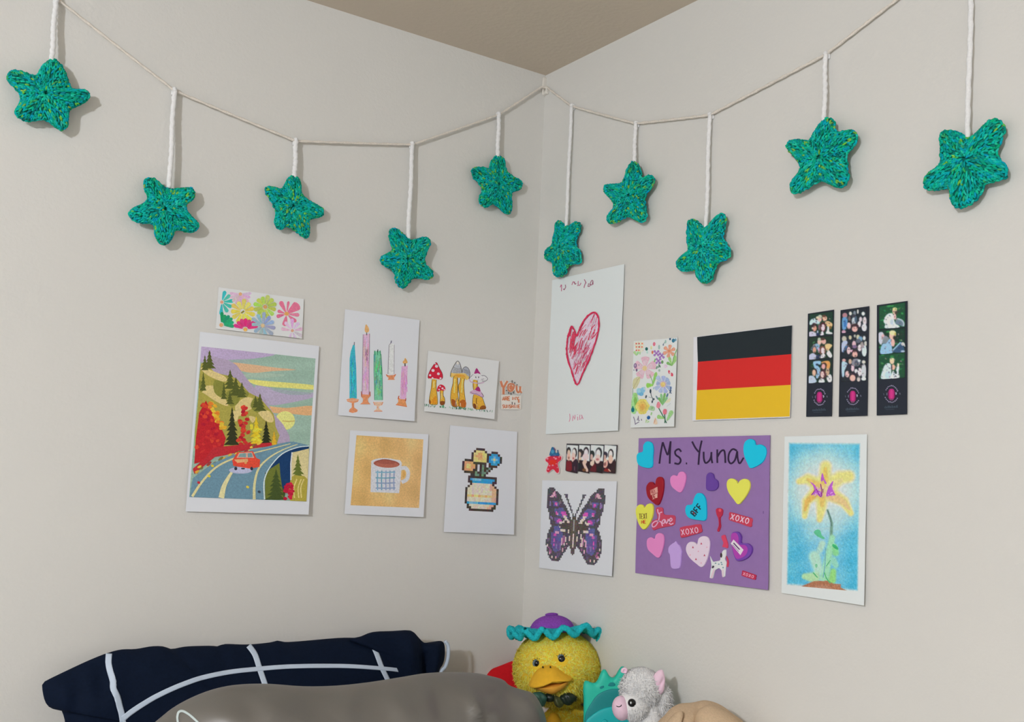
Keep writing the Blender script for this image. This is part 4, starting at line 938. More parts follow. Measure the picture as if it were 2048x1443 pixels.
# small red star sticker with blue top
sh = Sheet('star_sticker', 'tiny red star sticker with a blue hat left of the four-frame photo', 'sticker', 'R', [(1099,912),(1114,912),(1113,930),(1099,930)], mat('sticker_red', (196,42,62), 0.6), 0.0004, 0.0001, seed=14)
A = Art(1085, 880, .078125); A.clip = 'off'
PKB = (222,176,176)
SO = [(90,470),(170,420),(270,390),(400,400),(480,420),(480,500),(410,560),(400,640),(430,740),(420,820),(370,830),(310,760),(270,740),(220,770),(160,820),(110,780),(130,690),(160,610),(130,560),(90,530)]
cx_, cy_ = 275, 590
A.poly([(cx_+(x-cx_)*1.13, cy_+(y-cy_)*1.1) for x, y in SO], PKB, 3); A.poly(SO, (196,42,62), 3); A.poly([(200,510),(340,510),(370,600),(300,640),(200,620)], (206,46,34), 3)
for x, y, r in ((300,440,22),(130,470,30),(345,470,30),(430,430,18),(185,650,24),(270,640,26),(150,740,24),(360,600,16),(390,700,16)): A.ell(x, y, r, r*.8, (226,130,146))
A.poly([(180,390),(215,250),(240,180),(290,180),(320,260),(345,330),(390,300),(405,240),(415,310),(440,370),(430,395),(310,380)], (44,98,136), 3); A.ell(265, 290, 40, 50, (70,140,170)); A.line([(300,190),(335,260)], 20, (120,70,110)); A.ell(300, 385, 18, 12, (90,120,180)); A.ell(395, 270, 14, 26, (50,70,110)); A.line([(215,400),(430,395)], 22, (70,60,110))
A.build('star_artwork', sh, M_INK, sh.root)

# four frame photo
sh = Sheet('booth_photo', 'wide photo of four side by side frames of two people in red above the butterfly', 'photo', 'R', [(1133.5,886.5),(1236,889.5),(1232,946.5),(1132,940.5)], mat('photo_border', (52,46,52), 0.5), 0.003, 0.0003, seed=15)
def pair(A, x0, x1, L):
    A.poly([(x0,115),(x1,130+ (x1-600)*.01),(x1-8,850),(x0-6,790)], (206,214,214)); A.poly([(x0-2,500),(x1-4,540),(x1-8,850),(x0-6,790)], (44,26,32)); blobs(A, L)
FR = [(630, 920, [('e',680,280,56,110,(40,36,40)), ('e',685,330,42,90,(206,180,160)), ('e',685,430,48,96,(214,172,156)), ('e',830,330,66,140,(40,36,40)), ('e',815,330,48,110,(222,206,200)), ('e',805,440,56,130,(226,184,172)), ('p',[(620,560),(680,530),(760,560),(770,770),(620,770)],(116,28,36)), ('p',[(770,600),(860,480),(910,520),(905,785),(800,780)],(50,30,44)), ('e',805,462,22,26,(170,90,90)), ('e',685,450,18,30,(130,90,80)), ('e',840,720,12,60,(110,80,90))]),
 (945, 1230, [('e',985,330,80,110,(46,42,44)), ('e',960,370,46,80,(190,166,150)), ('e',1130,290,74,120,(38,34,38)), ('e',1130,330,56,110,(216,202,204)), ('e',1120,430,84,90,(222,192,190)), ('l',[(930,600),(935,490),(1020,470)],50,(220,186,160)), ('p',[(1040,560),(1120,480),(1160,560),(1130,620),(1190,740),(1190,800),(1140,800),(1080,680)],(214,182,166)), ('e',960,660,60,90,(30,34,38)), ('e',1090,760,50,40,(110,70,40))]),
 (1250, 1580, [('e',1285,360,70,100,(36,44,42)), ('e',1275,430,40,80,(190,160,150)), ('e',1460,330,86,150,(38,40,42)), ('e',1445,350,62,120,(210,206,206)), ('e',1435,480,74,120,(222,190,180)), ('e',1430,490,40,30,(180,110,110)), ('p',[(1225,580),(1290,520),(1350,460),(1350,560),(1330,650),(1270,650)],(222,192,172)), ('p',[(1240,790),(1290,680),(1380,600),(1400,810)],(92,26,34)), ('e',1490,740,70,90,(34,34,34))]),
 (1600, 1910, [('e',1620,380,70,90,(46,40,56)), ('e',1610,430,44,60,(180,150,140)), ('e',1770,360,74,140,(40,38,42)), ('e',1765,370,52,110,(214,206,200)), ('e',1770,490,62,110,(216,178,160)), ('e',1630,590,74,120,(206,160,146)), ('e',1625,610,32,50,(140,90,86)), ('l',[(1690,500),(1640,520),(1590,580)],30,(226,200,180)), ('p',[(1600,790),(1640,720),(1720,740),(1740,850),(1620,840)],(128,32,30)), ('l',[(1720,740),(1780,800)],30,(214,170,150)), ('e',1890,300,14,90,(206,210,220)), ('p',[(1790,640),(1840,520),(1890,500),(1885,845),(1800,840)],(50,30,34))])]
for x0, x1, L in FR:
    A = Art(1085, 880, .078125); pair(A, x0, x1, L); A.to_photo([(x0-3,115),(x1+2,128),(x1-8,850),(x0-8,790)], 34, 56); A.build('photo', sh, M_GLOSS, sh.root)

# butterfly pixel drawing
sh = Sheet('butterfly_drawing', 'white sheet with a purple and pink pixel butterfly left of the purple poster', 'drawing', 'R', [(1085,960),(1235,962),(1229,1152),(1080,1135)], M_PAPER, 0.005, 0.0007, seed=16)
DKG = (70,64,74); OLV = (72,62,54); CRM = (222,198,188); PKL = (216,160,178); MAG = (204,76,168); PUR = (92,74,136); BLP = (84,84,144); LAV = (128,104,160); MAU = (150,84,130)
WING = [([(100,105),(190,110),(200,150),(280,200),(330,320),(400,420),(440,520),(475,600),(485,700),(485,960),(440,1000),(400,1060),(350,1130),(300,1225),(185,1220),(140,1150),(100,1050),(88,960),(95,850),(125,750),(165,690),(140,650),(120,500),(90,420),(75,280),(85,160)], DKG),
 ([(120,250),(190,170),(220,210),(170,265)], PKL), ([(205,200),(225,200),(225,265),(205,265)], MAU), ([(170,310),(250,320),(260,390),(180,380)], BLP), ([(205,340),(225,320),(250,380),(215,390)], MAG), ([(230,360),(255,370),(245,385)], PKL), ([(120,310),(150,330),(140,400),(115,380)], LAV), ([(260,320),(290,300),(300,350),(270,370)], (110,100,110)),
 ([(200,440),(320,400),(370,470),(420,560),(320,560),(220,520)], BLP), ([(210,480),(240,450),(270,520),(230,525)], MAG), ([(235,490),(262,500),(250,518)], PKL), ([(300,480),(360,460),(395,520),(330,540)], MAG), ([(335,530),(380,530),(450,650),(400,650)], CRM), ([(140,530),(190,560),(180,600),(150,580)], LAV), ([(200,560),(300,560),(330,640),(220,660)], PUR), ([(240,600),(300,570),(320,620),(250,645)], MAG), ([(280,615),(350,610),(360,645),(290,655)], CRM),
 ([(300,660),(480,640),(480,760),(350,740),(310,700)], OLV), ([(370,600),(395,600),(395,680),(370,680)], OLV), ([(200,700),(290,680),(300,760),(210,780)], BLP), ([(270,690),(300,690),(295,720),(275,720)], CRM), ([(300,735),(370,735),(375,775),(305,780)], CRM), ([(420,740),(450,740),(445,790),(425,790)], CRM),
 ([(170,780),(330,780),(340,900),(300,1080),(200,1060),(160,930)], PUR), ([(230,770),(290,765),(270,800),(220,810)], PKL), ([(200,810),(250,800),(240,840),(205,850)], MAG), ([(260,830),(340,800),(320,930),(240,900)], BLP), ([(200,880),(225,880),(225,930),(200,930)], MAG), ([(195,960),(220,960),(220,1000),(195,1000)], MAG), ([(240,960),(270,960),(262,1040),(242,1040)], LAV), ([(205,1020),(290,1040),(260,1090),(215,1080)], BLP),
 ([(325,870),(345,870),(335,980),(315,980)], PKL), ([(300,960),(318,940),(310,1060),(295,1050)], LAV), ([(350,830),(380,830),(370,960),(350,960)], MAU), ([(375,850),(395,860),(385,980),(368,980)], CRM), ([(390,800),(410,800),(405,880),(392,880)], CRM), ([(440,830),(470,830),(465,920),(440,915)], CRM), ([(395,930),(415,950),(405,985),(390,970)], PKL), ([(340,1020),(360,1030),(355,1080),(340,1080)], PKL), ([(380,1000),(400,1000),(380,1050),(365,1050)], MAU),
 ([(105,960),(130,960),(130,1000),(105,1000)], CRM), ([(135,1080),(160,1090),(155,1130),(135,1120)], PKL), ([(188,1135),(212,1135),(210,1180),(188,1180)], CRM), ([(232,1140),(256,1140),(256,1185),(232,1185)], PKL), ([(110,880),(140,860),(130,930),(108,930)], (110,80,110)), ([(130,1010),(170,1040),(180,1100),(150,1090)], MAU), ([(270,1100),(330,1080),(290,1180),(270,1160)], (90,70,100))]
def inpoly(x, y, P):
    k = False; n = len(P)
    for i in range(n):
        (a, b), (c, d) = P[i], P[(i+1) % n]
        if (b > y) != (d > y) and x < (c-a)*(y-b)/(d-b)+a: k = not k
    return k
NC, NR_ = 50, 62; U0, U1, V0, V1 = .06, .93, .065, .93; UM = .452
A = Art(0, 0, 1); cells = {}
for j in range(NR_):
    for i in range(NC):
        u = U0+(U1-U0)*(i+.5)/NC; v = V0+(V1-V0)*(j+.5)/NR_
        uu = u if u < UM else 2*UM-u
        wide = 1.0 if u < UM else 0.94
        uu = UM-(UM-uu)*wide*1.0
        x = (uu-.005)*1140; y = v*(1330+110*uu); col = None
        for P_, c_ in WING:
            if inpoly(x, y, P_): col = c_
        d = abs(u-UM)
        if .40 < v < .44 and d < .028: col = OLV
        if .43 < v < .75 and d < .036: col = (84,74,66)
        if .43 < v < .55 and d < .014: col = (150,146,146)
        if .58 < v < .74 and d < .008: col = CRM
        if .74 < v < .82 and d < .030*(1-(v-.74)*7): col = (88,72,72)
        t = (v-.155)/.245
        if 0 < t < 1:
            dd = .118*(1-t)+.006
            if abs(d-dd) < .011 + (.010 if t < .16 else 0): col = (74,72,80)
        if col:
            q = 10; cells[i, j] = tuple(min(255, max(0, int(c_*.86+23)+random.randint(-q, q))) for c_ in col)
for (i, j), c_ in cells.items():
    u0, u1 = U0+(U1-U0)*i/NC, U0+(U1-U0)*(i+1)/NC; v0, v1 = V0+(V1-V0)*j/NR_, V0+(V1-V0)*(j+1)/NR_
    A.items.append(([sh.uv(u0, v0), sh.uv(u1, v0), sh.uv(u1, v1), sh.uv(u0, v1)], c_, 1))
A.build('butterfly_artwork', sh, M_PENCIL, sh.root)

# purple poster with stickers
sh = Sheet('purple_poster', 'purple foam poster with a handwritten name and many heart stickers', 'poster', 'R', [(1278,876),(1541,870),(1540,1179),(1272,1145)], mat('purple_foam', (134,104,154), 0.85, nscale=90, namt=0.03), 0.004, 0.0008, thick=0.0012, seed=17)
INK = (46,32,58)
for L_ in ([[(262,292),(274,190),(290,104)], [(290,104),(318,180),(336,214),(350,160),(361,96)], [(361,96),(356,200),(354,292)]], [[(455,188),(432,165),(402,184),(408,216),(440,240),(450,268),(432,294),(395,288)]], [[(494,290),(506,290)]],
    [[(548,98),(575,150),(606,190)], [(634,90),(614,185),(604,302)]], [[(650,188),(652,250),(668,286),(698,268),(714,235),(720,190)], [(718,195),(720,250),(728,288)]], [[(770,168),(770,230),(772,286)], [(772,232),(800,186),(828,176),(838,220),(842,286)]], [[(942,180),(905,165),(874,200),(868,258),(890,291),(925,260),(944,182)], [(944,185),(950,250),(968,290),(1002,240)]]):
    A = Art(1260, 860, .22866)
    for P_ in L_: A.line(P_, 16, INK, 4)
    A.build('letter', sh, M_INK, sh.root)
A = Art(1260, 860, .22866); A.ell(1180, 718, 5, 14, (110,80,130)); A.build('scuff', sh, M_INK, sh.root)
pl = sh.pl
def sticker(name, P_, col, T=0.0011, sm=4, label=None, flat=False, art=None, rough=.6, lift=0.0):
    O = [pl.local(1260+x*.22866, 860+y*.22866) for x, y in P_]
    O = smooth_closed(O, sm) if sm else O
    O = resample(O, 64)
    cx, cy = O.mean(0); z = sh.lift(cx, cy)+0.0006+lift
    if sum(O[i][0]*O[i-1][1]-O[i-1][0]*O[i][1] for i in range(64)) > 0: O = O[::-1]
    h = 2*T; n = 64; e = 0.0004
    I = O+(O.mean(0)-O)*0.02
    V = [(x, y, z) for x, y in O]+[(x, y, z+h-e) for x, y in O]+[(x, y, z+h) for x, y in I]
    Fc = [tuple(range(2*n, 3*n)), tuple(reversed(range(n)))]
    for k in range(n):
        for a in (0, n): Fc.append((a+k, a+(k+1) % n, a+n+(k+1) % n, a+n+k))
    o = mesh_obj(name, V, Fc, mat('sticker_%d_%d_%d' % col, col, rough, spec=0.3), sh.root)
    if label: o['label'] = label
    if art:
        B = Art(1260, 860, .22866); art(B)
        vv = []; ff = []; kk = []
        for Pp, c_, lay in B.items:
            o_ = len(vv); Q = [pl.local(*p) for p in Pp]
            if sum(Q[i][0]*Q[(i+1) % len(Q)][1]-Q[(i+1) % len(Q)][0]*Q[i][1] for i in range(len(Q))) < 0: Q = Q[::-1]
            for x, y in Q: vv.append((x, y, z+h+0.00012+lay*0.00003)); kk.append(obs(c_))
            ff.append(tuple(range(o_, len(vv))))
        mesh_obj('print', vv, ff, M_INK, o, cols=kk)
    return o
CY = (16,178,206)
sticker('heart_sticker', [(70,235),(85,200),(125,185),(130,130),(160,98),(200,110),(215,160),(210,240),(205,320),(150,328),(85,300)], CY, label='cyan heart at the top left corner')
sticker('heart_sticker', [(1010,170),(1020,110),(1060,78),(1105,90),(1118,130),(1160,125),(1200,150),(1208,205),(1180,275),(1125,315),(1070,332),(1045,290),(1020,230)], CY, label='cyan heart at the top right corner')
def a_red(B): B.poly([(195,525),(258,495),(262,545),(200,568)], (206,150,140)); B.poly([(212,570),(260,550),(258,590),(216,606)], (214,164,150)); B.text('FREE', 200, 562, 10, 34, (150,40,44), 4, -24, .4); B.text('ME', 220, 602, 13, 30, (150,40,44), 4.5, -20, .35)
sticker('heart_sticker', [(160,540),(160,490),(185,455),(215,455),(235,480),(250,420),(285,408),(308,440),(305,530),(285,610),(258,655),(215,630),(175,590)], (142,14,32), 0.0014, label='dark red heart with pale lettering', art=a_red, rough=.35)
sticker('heart_sticker', [(368,450),(372,410),(400,392),(430,400),(445,370),(475,362),(500,385),(502,430),(485,500),(455,545),(410,520),(380,490)], (214,124,180), label='pink heart below the name')
sticker('heart_sticker', [(685,430),(690,390),(715,370),(745,385),(755,420),(785,445),(788,495),(760,525),(710,528),(685,510)], (92,58,140), label='small dark purple heart')
sticker('heart_sticker', [(868,490),(875,440),(910,422),(950,440),(965,470),(985,440),(1025,425),(1062,445),(1068,500),(1040,565),(1000,620),(965,648),(925,600),(885,545)], (218,210,84), 0.0014, label='plain yellow heart')
def a_bff(B): B.text('BFF', 592, 752, 26, 50, (30,50,66), 12, -50, .5); B.line([(575,715),(590,735)], 9, (150,60,70))
sticker('heart_sticker', [(505,690),(520,655),(565,648),(580,600),(605,555),(645,552),(675,590),(685,650),(682,780),(620,785),(545,770),(512,735)], (18,176,204), 0.0014, label='cyan heart lettered BFF', art=a_bff)
def a_txt(B): B.text('TEXT', 102, 776, 13, 44, (120,92,50), 6, -3, .45); B.text('ME', 122, 816, 16, 28, (196,84,50), 7, -3, .35)
sticker('heart_sticker', [(70,730),(72,680),(100,650),(130,655),(145,680),(165,650),(200,640),(218,665),(215,740),(190,810),(140,868),(95,820)], (216,208,78), 0.0014, label='yellow heart with lettering', art=a_txt)
def a_love(B):
    LP = (226,160,186)
    for P_ in ([(258,690),(262,720),(278,740)], [(298,715),(275,725),(272,760),(262,800),(240,835),(216,845),(210,820),(240,795),(285,800),(300,838)], [(300,790),(318,780),(316,810),(298,812),(300,788)], [(322,780),(335,815),(352,775)], [(352,805),(385,785),(372,768),(356,800),(372,822),(396,812)]): B.line(P_, 10, LP, 3)
sticker('word_sticker', [(205,845),(205,795),(255,770),(240,700),(250,675),(300,680),(310,735),(400,745),(408,790),(395,830),(330,845),(260,860),(220,875)], (182,62,88), 0.0007, label='rosy red word sticker reading Love', art=a_love)
sticker('heart_sticker', [(165,990),(172,950),(205,935),(235,950),(245,915),(275,898),(308,915),(315,970),(300,1050),(268,1115),(215,1080),(175,1040)], (212,126,180), label='pink heart at the lower left')
sticker('cupcake_sticker', [(355,1065),(358,1020),(390,990),(408,980),(418,968),(430,990),(455,1015),(468,1060),(465,1085),(455,1190),(435,1210),(390,1208),(375,1180),(368,1090)], (180,148,204), label='pale lilac cupcake')
RB = (184,56,80)
def a_x1(B): B.text('XOXO', 472, 918, 26, 50, (226,170,190), 8, -9, .55)
sticker('word_sticker', [(455,850),(545,832),(632,820),(640,855),(645,890),(555,918),(465,940),(458,895)], RB, 0.0007, 2, 'red word sticker under the cyan heart', art=a_x1)
def a_dots(B):
    for x, y in ((648,990),(575,1022),(676,1092),(602,1126)): B.poly([(x-8,y+8),(x,y-11),(x+9,y+8)], (176,66,96))
    for x, y in ((623,1058),(698,1022),(552,1090),(648,1160)): B.ell(x, y, 5, 6, (206,150,170))
sticker('heart_sticker', [(512,1050),(520,1000),(550,975),(590,980),(610,1000),(625,945),(665,925),(705,940),(718,1000),(700,1110),(655,1195),(600,1165),(540,1110)], (222,192,210), 0.0012, label='large pale pink spotted heart', art=a_dots)
def a_bal(B): B.ell(806, 700, 12, 14, (206,80,96)); B.line([(803,760),(805,810),(796,870)], 6, (150,30,60), 3)
sticker('balloon_sticker', [(770,690),(800,680),(828,695),(825,740),(808,765),(808,810),(812,840),(795,885),(780,878),(795,830),(790,770),(775,735)], (172,38,66), 0.0007, 3, 'small red balloon', art=a_bal)
def a_x2(B): B.text('XOXO', 897, 778, 28, 50, (230,180,196), 9, 15, .58)
sticker('word_sticker', [(890,715),(990,742),(1085,770),(1082,810),(1075,848),(980,815),(885,785),(886,750)], RB, 0.0007, 2, 'red word sticker under the yellow heart', art=a_x2)
PH = [(915,920),(935,890),(975,890),(1000,930),(1000,985),(1060,990),(1095,1030),(1080,1090),(1030,1130),(965,1140),(935,1080),(920,1000)]
def a_ph(B):
    B.poly([(916,922),(935,898),(965,902),(982,940),(985,995),(1040,1005),(1062,1040),(1045,1090),(1000,1118),(962,1120),(938,1070),(922,1000)], (160,62,156), 4)
    B.poly([(938,955),(1026,1045),(998,1092),(914,990)], (214,200,220)); B.line([(938,985),(1000,1052)], 11, (90,70,104)); B.line([(930,1000),(985,1062)], 6, (140,120,150)); B.poly([(985,1045),(1005,1040),(1000,1080),(984,1066)], (214,200,220))
sticker('heart_sticker', PH, (106,62,152), 0.0016, label='purple heart with a white lettered band', art=a_ph)
def a_dog(B):
    for x, y in ((772,1162),(800,1170),(822,1156),(748,1188),(838,1200),(828,1172)): B.ell(x, y, 7, 6, (110,140,150))
    B.ell(750, 1195, 9, 14, (70,60,70), 40, 8); B.ell(822, 1092, 9, 22, (60,44,50)); B.ell(848, 1075, 9, 26, (226,226,228)); B.line([(735,1290),(760,1215)], 12, (226,180,190)); B.line([(838,1280),(836,1215)], 12, (226,186,194))
sticker('dog_sticker', [(720,1100),(732,1120),(746,1150),(775,1145),(812,1138),(815,1100),(835,1048),(862,1040),(862,1090),(848,1130),(866,1150),(858,1200),(852,1280),(830,1286),(824,1225),(800,1202),(765,1222),(745,1296),(718,1292),(725,1230),(735,1190),(730,1150)], (206,206,212), 0.0007, 0, 'white spotted dog', art=a_dog)
sticker('bow_sticker', [(820,925),(850,915),(862,950),(876,990),(874,1030),(850,1024),(828,1018),(838,985),(826,955)], (200,62,92), 0.0006, 3, 'small red bow above the dog')
sticker('ribbon_sticker', [(862,1100),(872,1110),(884,1150),(878,1195),(866,1185),(870,1150)], (188,56,84), 0.0004, 3, 'thin red ribbon beside the dog', lift=0.0)
def a_x3(B): B.text('XOXO', 1012, 1264, 16, 26, (226,150,170), 6, 18, .65)
sticker('word_sticker', [(1008,1225),(1066,1245),(1125,1265),(1122,1285),(1118,1307),(1060,1290),(1000,1270),(1004,1248)], (176,40,74), 0.0007, 2, 'smallest red word sticker', art=a_x3)

# pastel flower drawing
sh = Sheet('lily_drawing', 'white edged drawing of a yellow flower on a soft blue ground right of purple poster', 'drawing', 'R', [(1570,872.5),(1736,868),(1734,1210),(1565,1185)], mat('drawing_paper', (203,207,210), 0.8), 0.005, 0.0008, seed=18)
A = Art(1550, 860, .24938)
def seg(x, y, P_, r0, r1):
    best = 9.0
    n = len(P_)-1
    for i in range(n):
        (ax, ay), (bx, by) = P_[i], P_[i+1]
        dx, dy = bx-ax, by-ay; t = max(0, min(1, ((x-ax)*dx+(y-ay)*dy)/(dx*dx+dy*dy)))
        r = r0+(r1-r0)*((i+t)/n); d = math.hypot(x-ax-dx*t, y-ay-dy*t)/r
        best = min(best, d)
    return best
def mixc(a, b, t): t = max(0, min(1, t)); return tuple(p*(1-t)+q*t for p, q in zip(a, b))
PET = [([(405,440),(415,290)], 60, 48), ([(380,450),(270,390),(200,410)], 62, 26), ([(440,450),(530,380),(600,370)], 62, 50), ([(350,480),(260,570),(245,690)], 54, 22), ([(385,480),(380,620),(365,715)], 62, 24), ([(440,500),(560,570),(620,665)], 62, 24)]
INN = [([(405,430),(412,310)], 34, 14, (236,186,96)), ([(370,450),(270,395)], 30, 12, (232,184,104)), ([(450,450),(540,400)], 34, 16, (234,200,140)), ([(340,500),(265,570),(248,640)], 30, 10, (234,172,92)), ([(385,520),(385,600)], 34, 16, (234,184,104)), ([(450,520),(560,575),(605,630)], 40, 10, (236,184,132))]
def lily(u, v):
    x = 110+585*u+ -10*v; y = 95+5*u+(1145+45*u)*v
    n = random.gauss(0, 1)
    e = min(u, 1-u)*6; f = min(v, 1-v)*9
    gl = math.exp(-((math.hypot((x-400)/1.0, (y-480)/1.05)/335)**4))
    base = (70,172,204); deep = (58,162,194)
    c = mixc(deep, (98,184,212), .45+.35*math.sin(x*.021+y*.013)*math.sin(y*.017-x*.011)+n*.16)
    if y > 780: c = mixc(c, (150,190,220), .5*math.exp(-(((x-400)/190)**2))+.05*n)
    c = mixc(c, (207,218,226), gl*.96); c = mixc(c, (170,198,222), .5*math.exp(-(((x-500)/110)**2+((y-690)/90)**2)))
    c = mixc(c, (206,212,214), 1-min(1, min(e*6, f*6)+.0) if min(e, f) < .16 else 0)
    for P_, a, b in PET:
        d = seg(x, y, P_, a, b); c = mixc(c, (234,206,128), (1.3-d)/.7)
    for P_, a, b, k in INN:
        d = seg(x, y, P_, a, b); c = mixc(c, k, (1.4-d)/.8)
    c = mixc(c, (234,188,150), (1.1-math.hypot((x-400)/60, (y-480)/60))*.8)
    for P_, a, b, k in (([(430,640),(465,740),(460,900),(430,1090)], 9, 18, (110,150,130)), ([(470,860),(440,1010),(410,1180)], 26, 40, (150,206,170)), ([(330,1010),(360,1120)], 50, 40, (170,212,190)), ([(250,1170),(330,1180)], 26, 50, (168,206,160)), ([(480,1130),(470,1200)], 26, 34, (140,200,120)), ([(490,930),(500,980)], 24, 30, (130,200,140)), ([(390,910),(370,960)], 30, 26, (170,206,190)), ([(480,1040),(500,1080)], 30, 26, (140,200,180))):
        d = seg(x, y, P_, a, b); c = mixc(c, k, (1.2-d)/.5*.85)
    d = seg(x, y, [(240,1262),(330,1225),(430,1222),(520,1268),(585,1300)], 14, 14)
    if y > 1205: c = mixc(c, (160,108,80), (1.5-d)/.4)
    if 1230 < y < 1300 and 260 < x < 540 and y < 1225+(abs(x-400)*.35)+60: c = mixc(c, random.choice([(172,112,82),(150,104,80),(180,124,96)]), .9)
    elif y > 1215+(abs(x-410)*.28) and y > 1262: c = mixc(c, (206,210,212), .9) if x < 300 else c
    return tuple(c[i]+n*3 for i in range(3))
A.grid([(110,95),(695,100),(690,1292),(100,1240)], 96, 190, lily)
LV = (176,92,190)
A.poly([(390,340),(405,390),(425,425),(410,430),(398,400),(380,415),(378,380)], LV, 2); A.poly([(285,410),(330,440),(350,480),(390,500),(380,540),(340,510),(305,520),(325,480),(310,440)], LV, 2); A.poly([(480,405),(470,450),(480,490),(495,520),(450,525),(420,530),(430,480),(455,430)], LV, 2)
for _ in range(26): A.ell(random.choice([random.uniform(325, 385), random.uniform(428, 485)]), random.uniform(450, 525), 5, 6, (206,150,206), 0, 6)
A.line([(375,430),(385,480),(380,530)], 8, (140,60,120)); A.line([(395,470),(395,500)], 6, (120,50,90)); A.line([(340,470),(375,535)], 7, (140,60,150)); A.line([(300,520),(330,480)], 6, (130,60,140))
A.poly([(320,815),(350,795),(375,805),(385,840),(410,862),(400,872),(350,850)], (92,182,138), 2); A.poly([(475,912),(500,920),(525,945),(515,958),(480,935)], (62,170,110), 2)
A.line([(430,640),(455,700),(465,770)], 6, (84,110,110), 3); A.line([(420,940),(415,1080),(400,1180)], 8, (110,170,180), 3); A.line([(425,1090),(460,1040)], 8, (90,170,120), 3); A.line([(320,1140),(355,1180)], 9, (80,170,110), 3); A.line([(410,1140),(430,1190),(460,1225)], 9, (80,170,110), 3); A.line([(345,940),(400,1010)], 6, (140,190,190), 3); A.ell(345, 1085, 10, 16, (120,190,150))
A.build('lily_artwork', sh, M_PASTEL, sh.root)

# ------------------------------------------------------------------ bed below the frame
BED = 1.10
M_SHEET = mat('grey_bedsheet', (150, 150, 150), 0.9, nscale=30, namt=0.05)
M_WOOD = mat('white_bed_paint', (196, 190, 180), 0.5)
bed = thing('loft_bed', 'high loft bed in the corner, below the pillows and soft toys', 'bed', Matrix.Translation((0.47, -0.99, 0)))
def bbox(x0, x1, y0, y1, z0, z1, r=0.03):
    v, f = puffy(rrect(x0, x1, y0, y1, r, 5), ((x0+x1)/2, (y0+y1)/2), (z1-z0)/2, 30, 3, 10)
    return [(a, b, c+(z0+z1)/2) for a, b, c in v], f
v, f = bbox(-0.45, 0.45, -0.96, 0.96, BED-0.20, BED, 0.06); mesh_obj('mattress', v, f, M_SHEET, bed, smooth=True)
v, f = box(-0.465, 0.465, -0.975, 0.975, BED-0.26, BED-0.20); mesh_obj('bed_base', v, f, M_WOOD, bed)
for sx in (-1, 1):
    for sy in (-1, 1):
        v, f = box(sx*0.42-0.03, sx*0.42+0.03, sy*0.93-0.03, sy*0.93+0.03, 0, BED-0.26); mesh_obj('leg', v, f, M_WOOD, bed)

# ------------------------------------------------------------------ pillows
def drape(pl_root, V, Fc, pts, w, off, name, m, parent, n=3, w1=None):
    """A stitched band lying on a cloth surface."""
    inv = pl_root.mw().inverted(); o = inv @ CAM
    bv = BVHTree.FromPolygons([tuple(v) for v in V], Fc)
    P = np.array(smooth_open(pts, 8)); VV = []; FF = []; rows = []
    for i in range(len(P)):
        t = P[min(i+1, len(P)-1)]-P[max(i-1, 0)]; t = t/np.linalg.norm(t); nn = np.array([-t[1], t[0]])
        ww = (w + ((w1-w)*i/(len(P)-1) if w1 else 0))/2; row = []
        for k in range(5):
            q = P[i]+nn*ww*(k/2-1)
            d = (inv.to_3x3() @ ray(*q)).normalized(); h = bv.ray_cast(o, d)
            if h[0] is None: row = None; break
            nrm = h[1] if h[1].dot(d) < 0 else -h[1]
            row.append(h[0]+nrm*off)
        rows.append(row)
    prev = None
    for row in rows:
        if row is None: prev = None; continue
        b = len(VV); VV += [tuple(x) for x in row]
        if prev is not None:
            for k in range(4): FF.append((prev+k, prev+k+1, b+k+1, b+k))
        prev = b
    if FF:
        ob = mesh_obj(name, VV, FF, m, parent, smooth=True)
        md = ob.modifiers.new('thickness', 'SOLIDIFY'); md.thickness = 0.0004; md.offset = 1
        return ob
def fold(x, y, lines):
    z = 0
    for (ax, ay), (bx, by), wd, dp in lines:
        dx, dy = bx-ax, by-ay; t = max(0, min(1, ((x-ax)*dx+(y-ay)*dy)/(dx*dx+dy*dy)))
        d = math.hypot(x-ax-dx*t, y-ay-dy*t); z += dp*math.exp(-(d/wd)**2)*(0.35+0.65*math.sin(math.pi*min(1, max(0, t))))
    return z

def stand(O, k=0.12, base=0.012):
    """Rest the hidden lower edge of a cushion on the mattress."""
    m = O[:, 1].min(); O[:, 1] = np.where(O[:, 1] < k, k+(O[:, 1]-k)*(k-base)/(k-m), O[:, 1]); return O
M_NAVY = mat('navy_cotton', (8, 19, 36), 0.8, nscale=260, namt=0.12, bump=0.15, bscale=35, spec=0.1, bdist=0.004)
M_BAND = mat('pale_blue_band', (172, 183, 196), 0.8)
npl = Plane((0.085, -0.55, BED), (0, 1, 0), (-0.10, 0, 1))
NO = [(84,1369),(91,1361),(138,1338),(177,1320),(212,1306),(242,1298),(271,1297),(304,1291.5),(328,1292),(343,1297),(372,1292),(421,1290.5),(433,1292),(451,1287),(495,1288),(539,1284),(557,1280),(578,1283),(675,1275),(715,1274.5),(746,1272),(800,1276),(838,1290),(850,1310),(852,1345),(850,1400),(846,1470),(844,1560),(835,1640),(700,1660),(500,1672),(320,1688),(190,1695),(150,1690),(146,1620),(140,1520),(131,1450),(126,1427),(119,1416),(106,1417),(95,1410),(88,1396)]
O = resample(smooth_closed([npl.local(*p) for p in NO], 4), 260)
O = stand(O)
fl = []
def NP(a, b): return npl.local(*a), npl.local(*b)
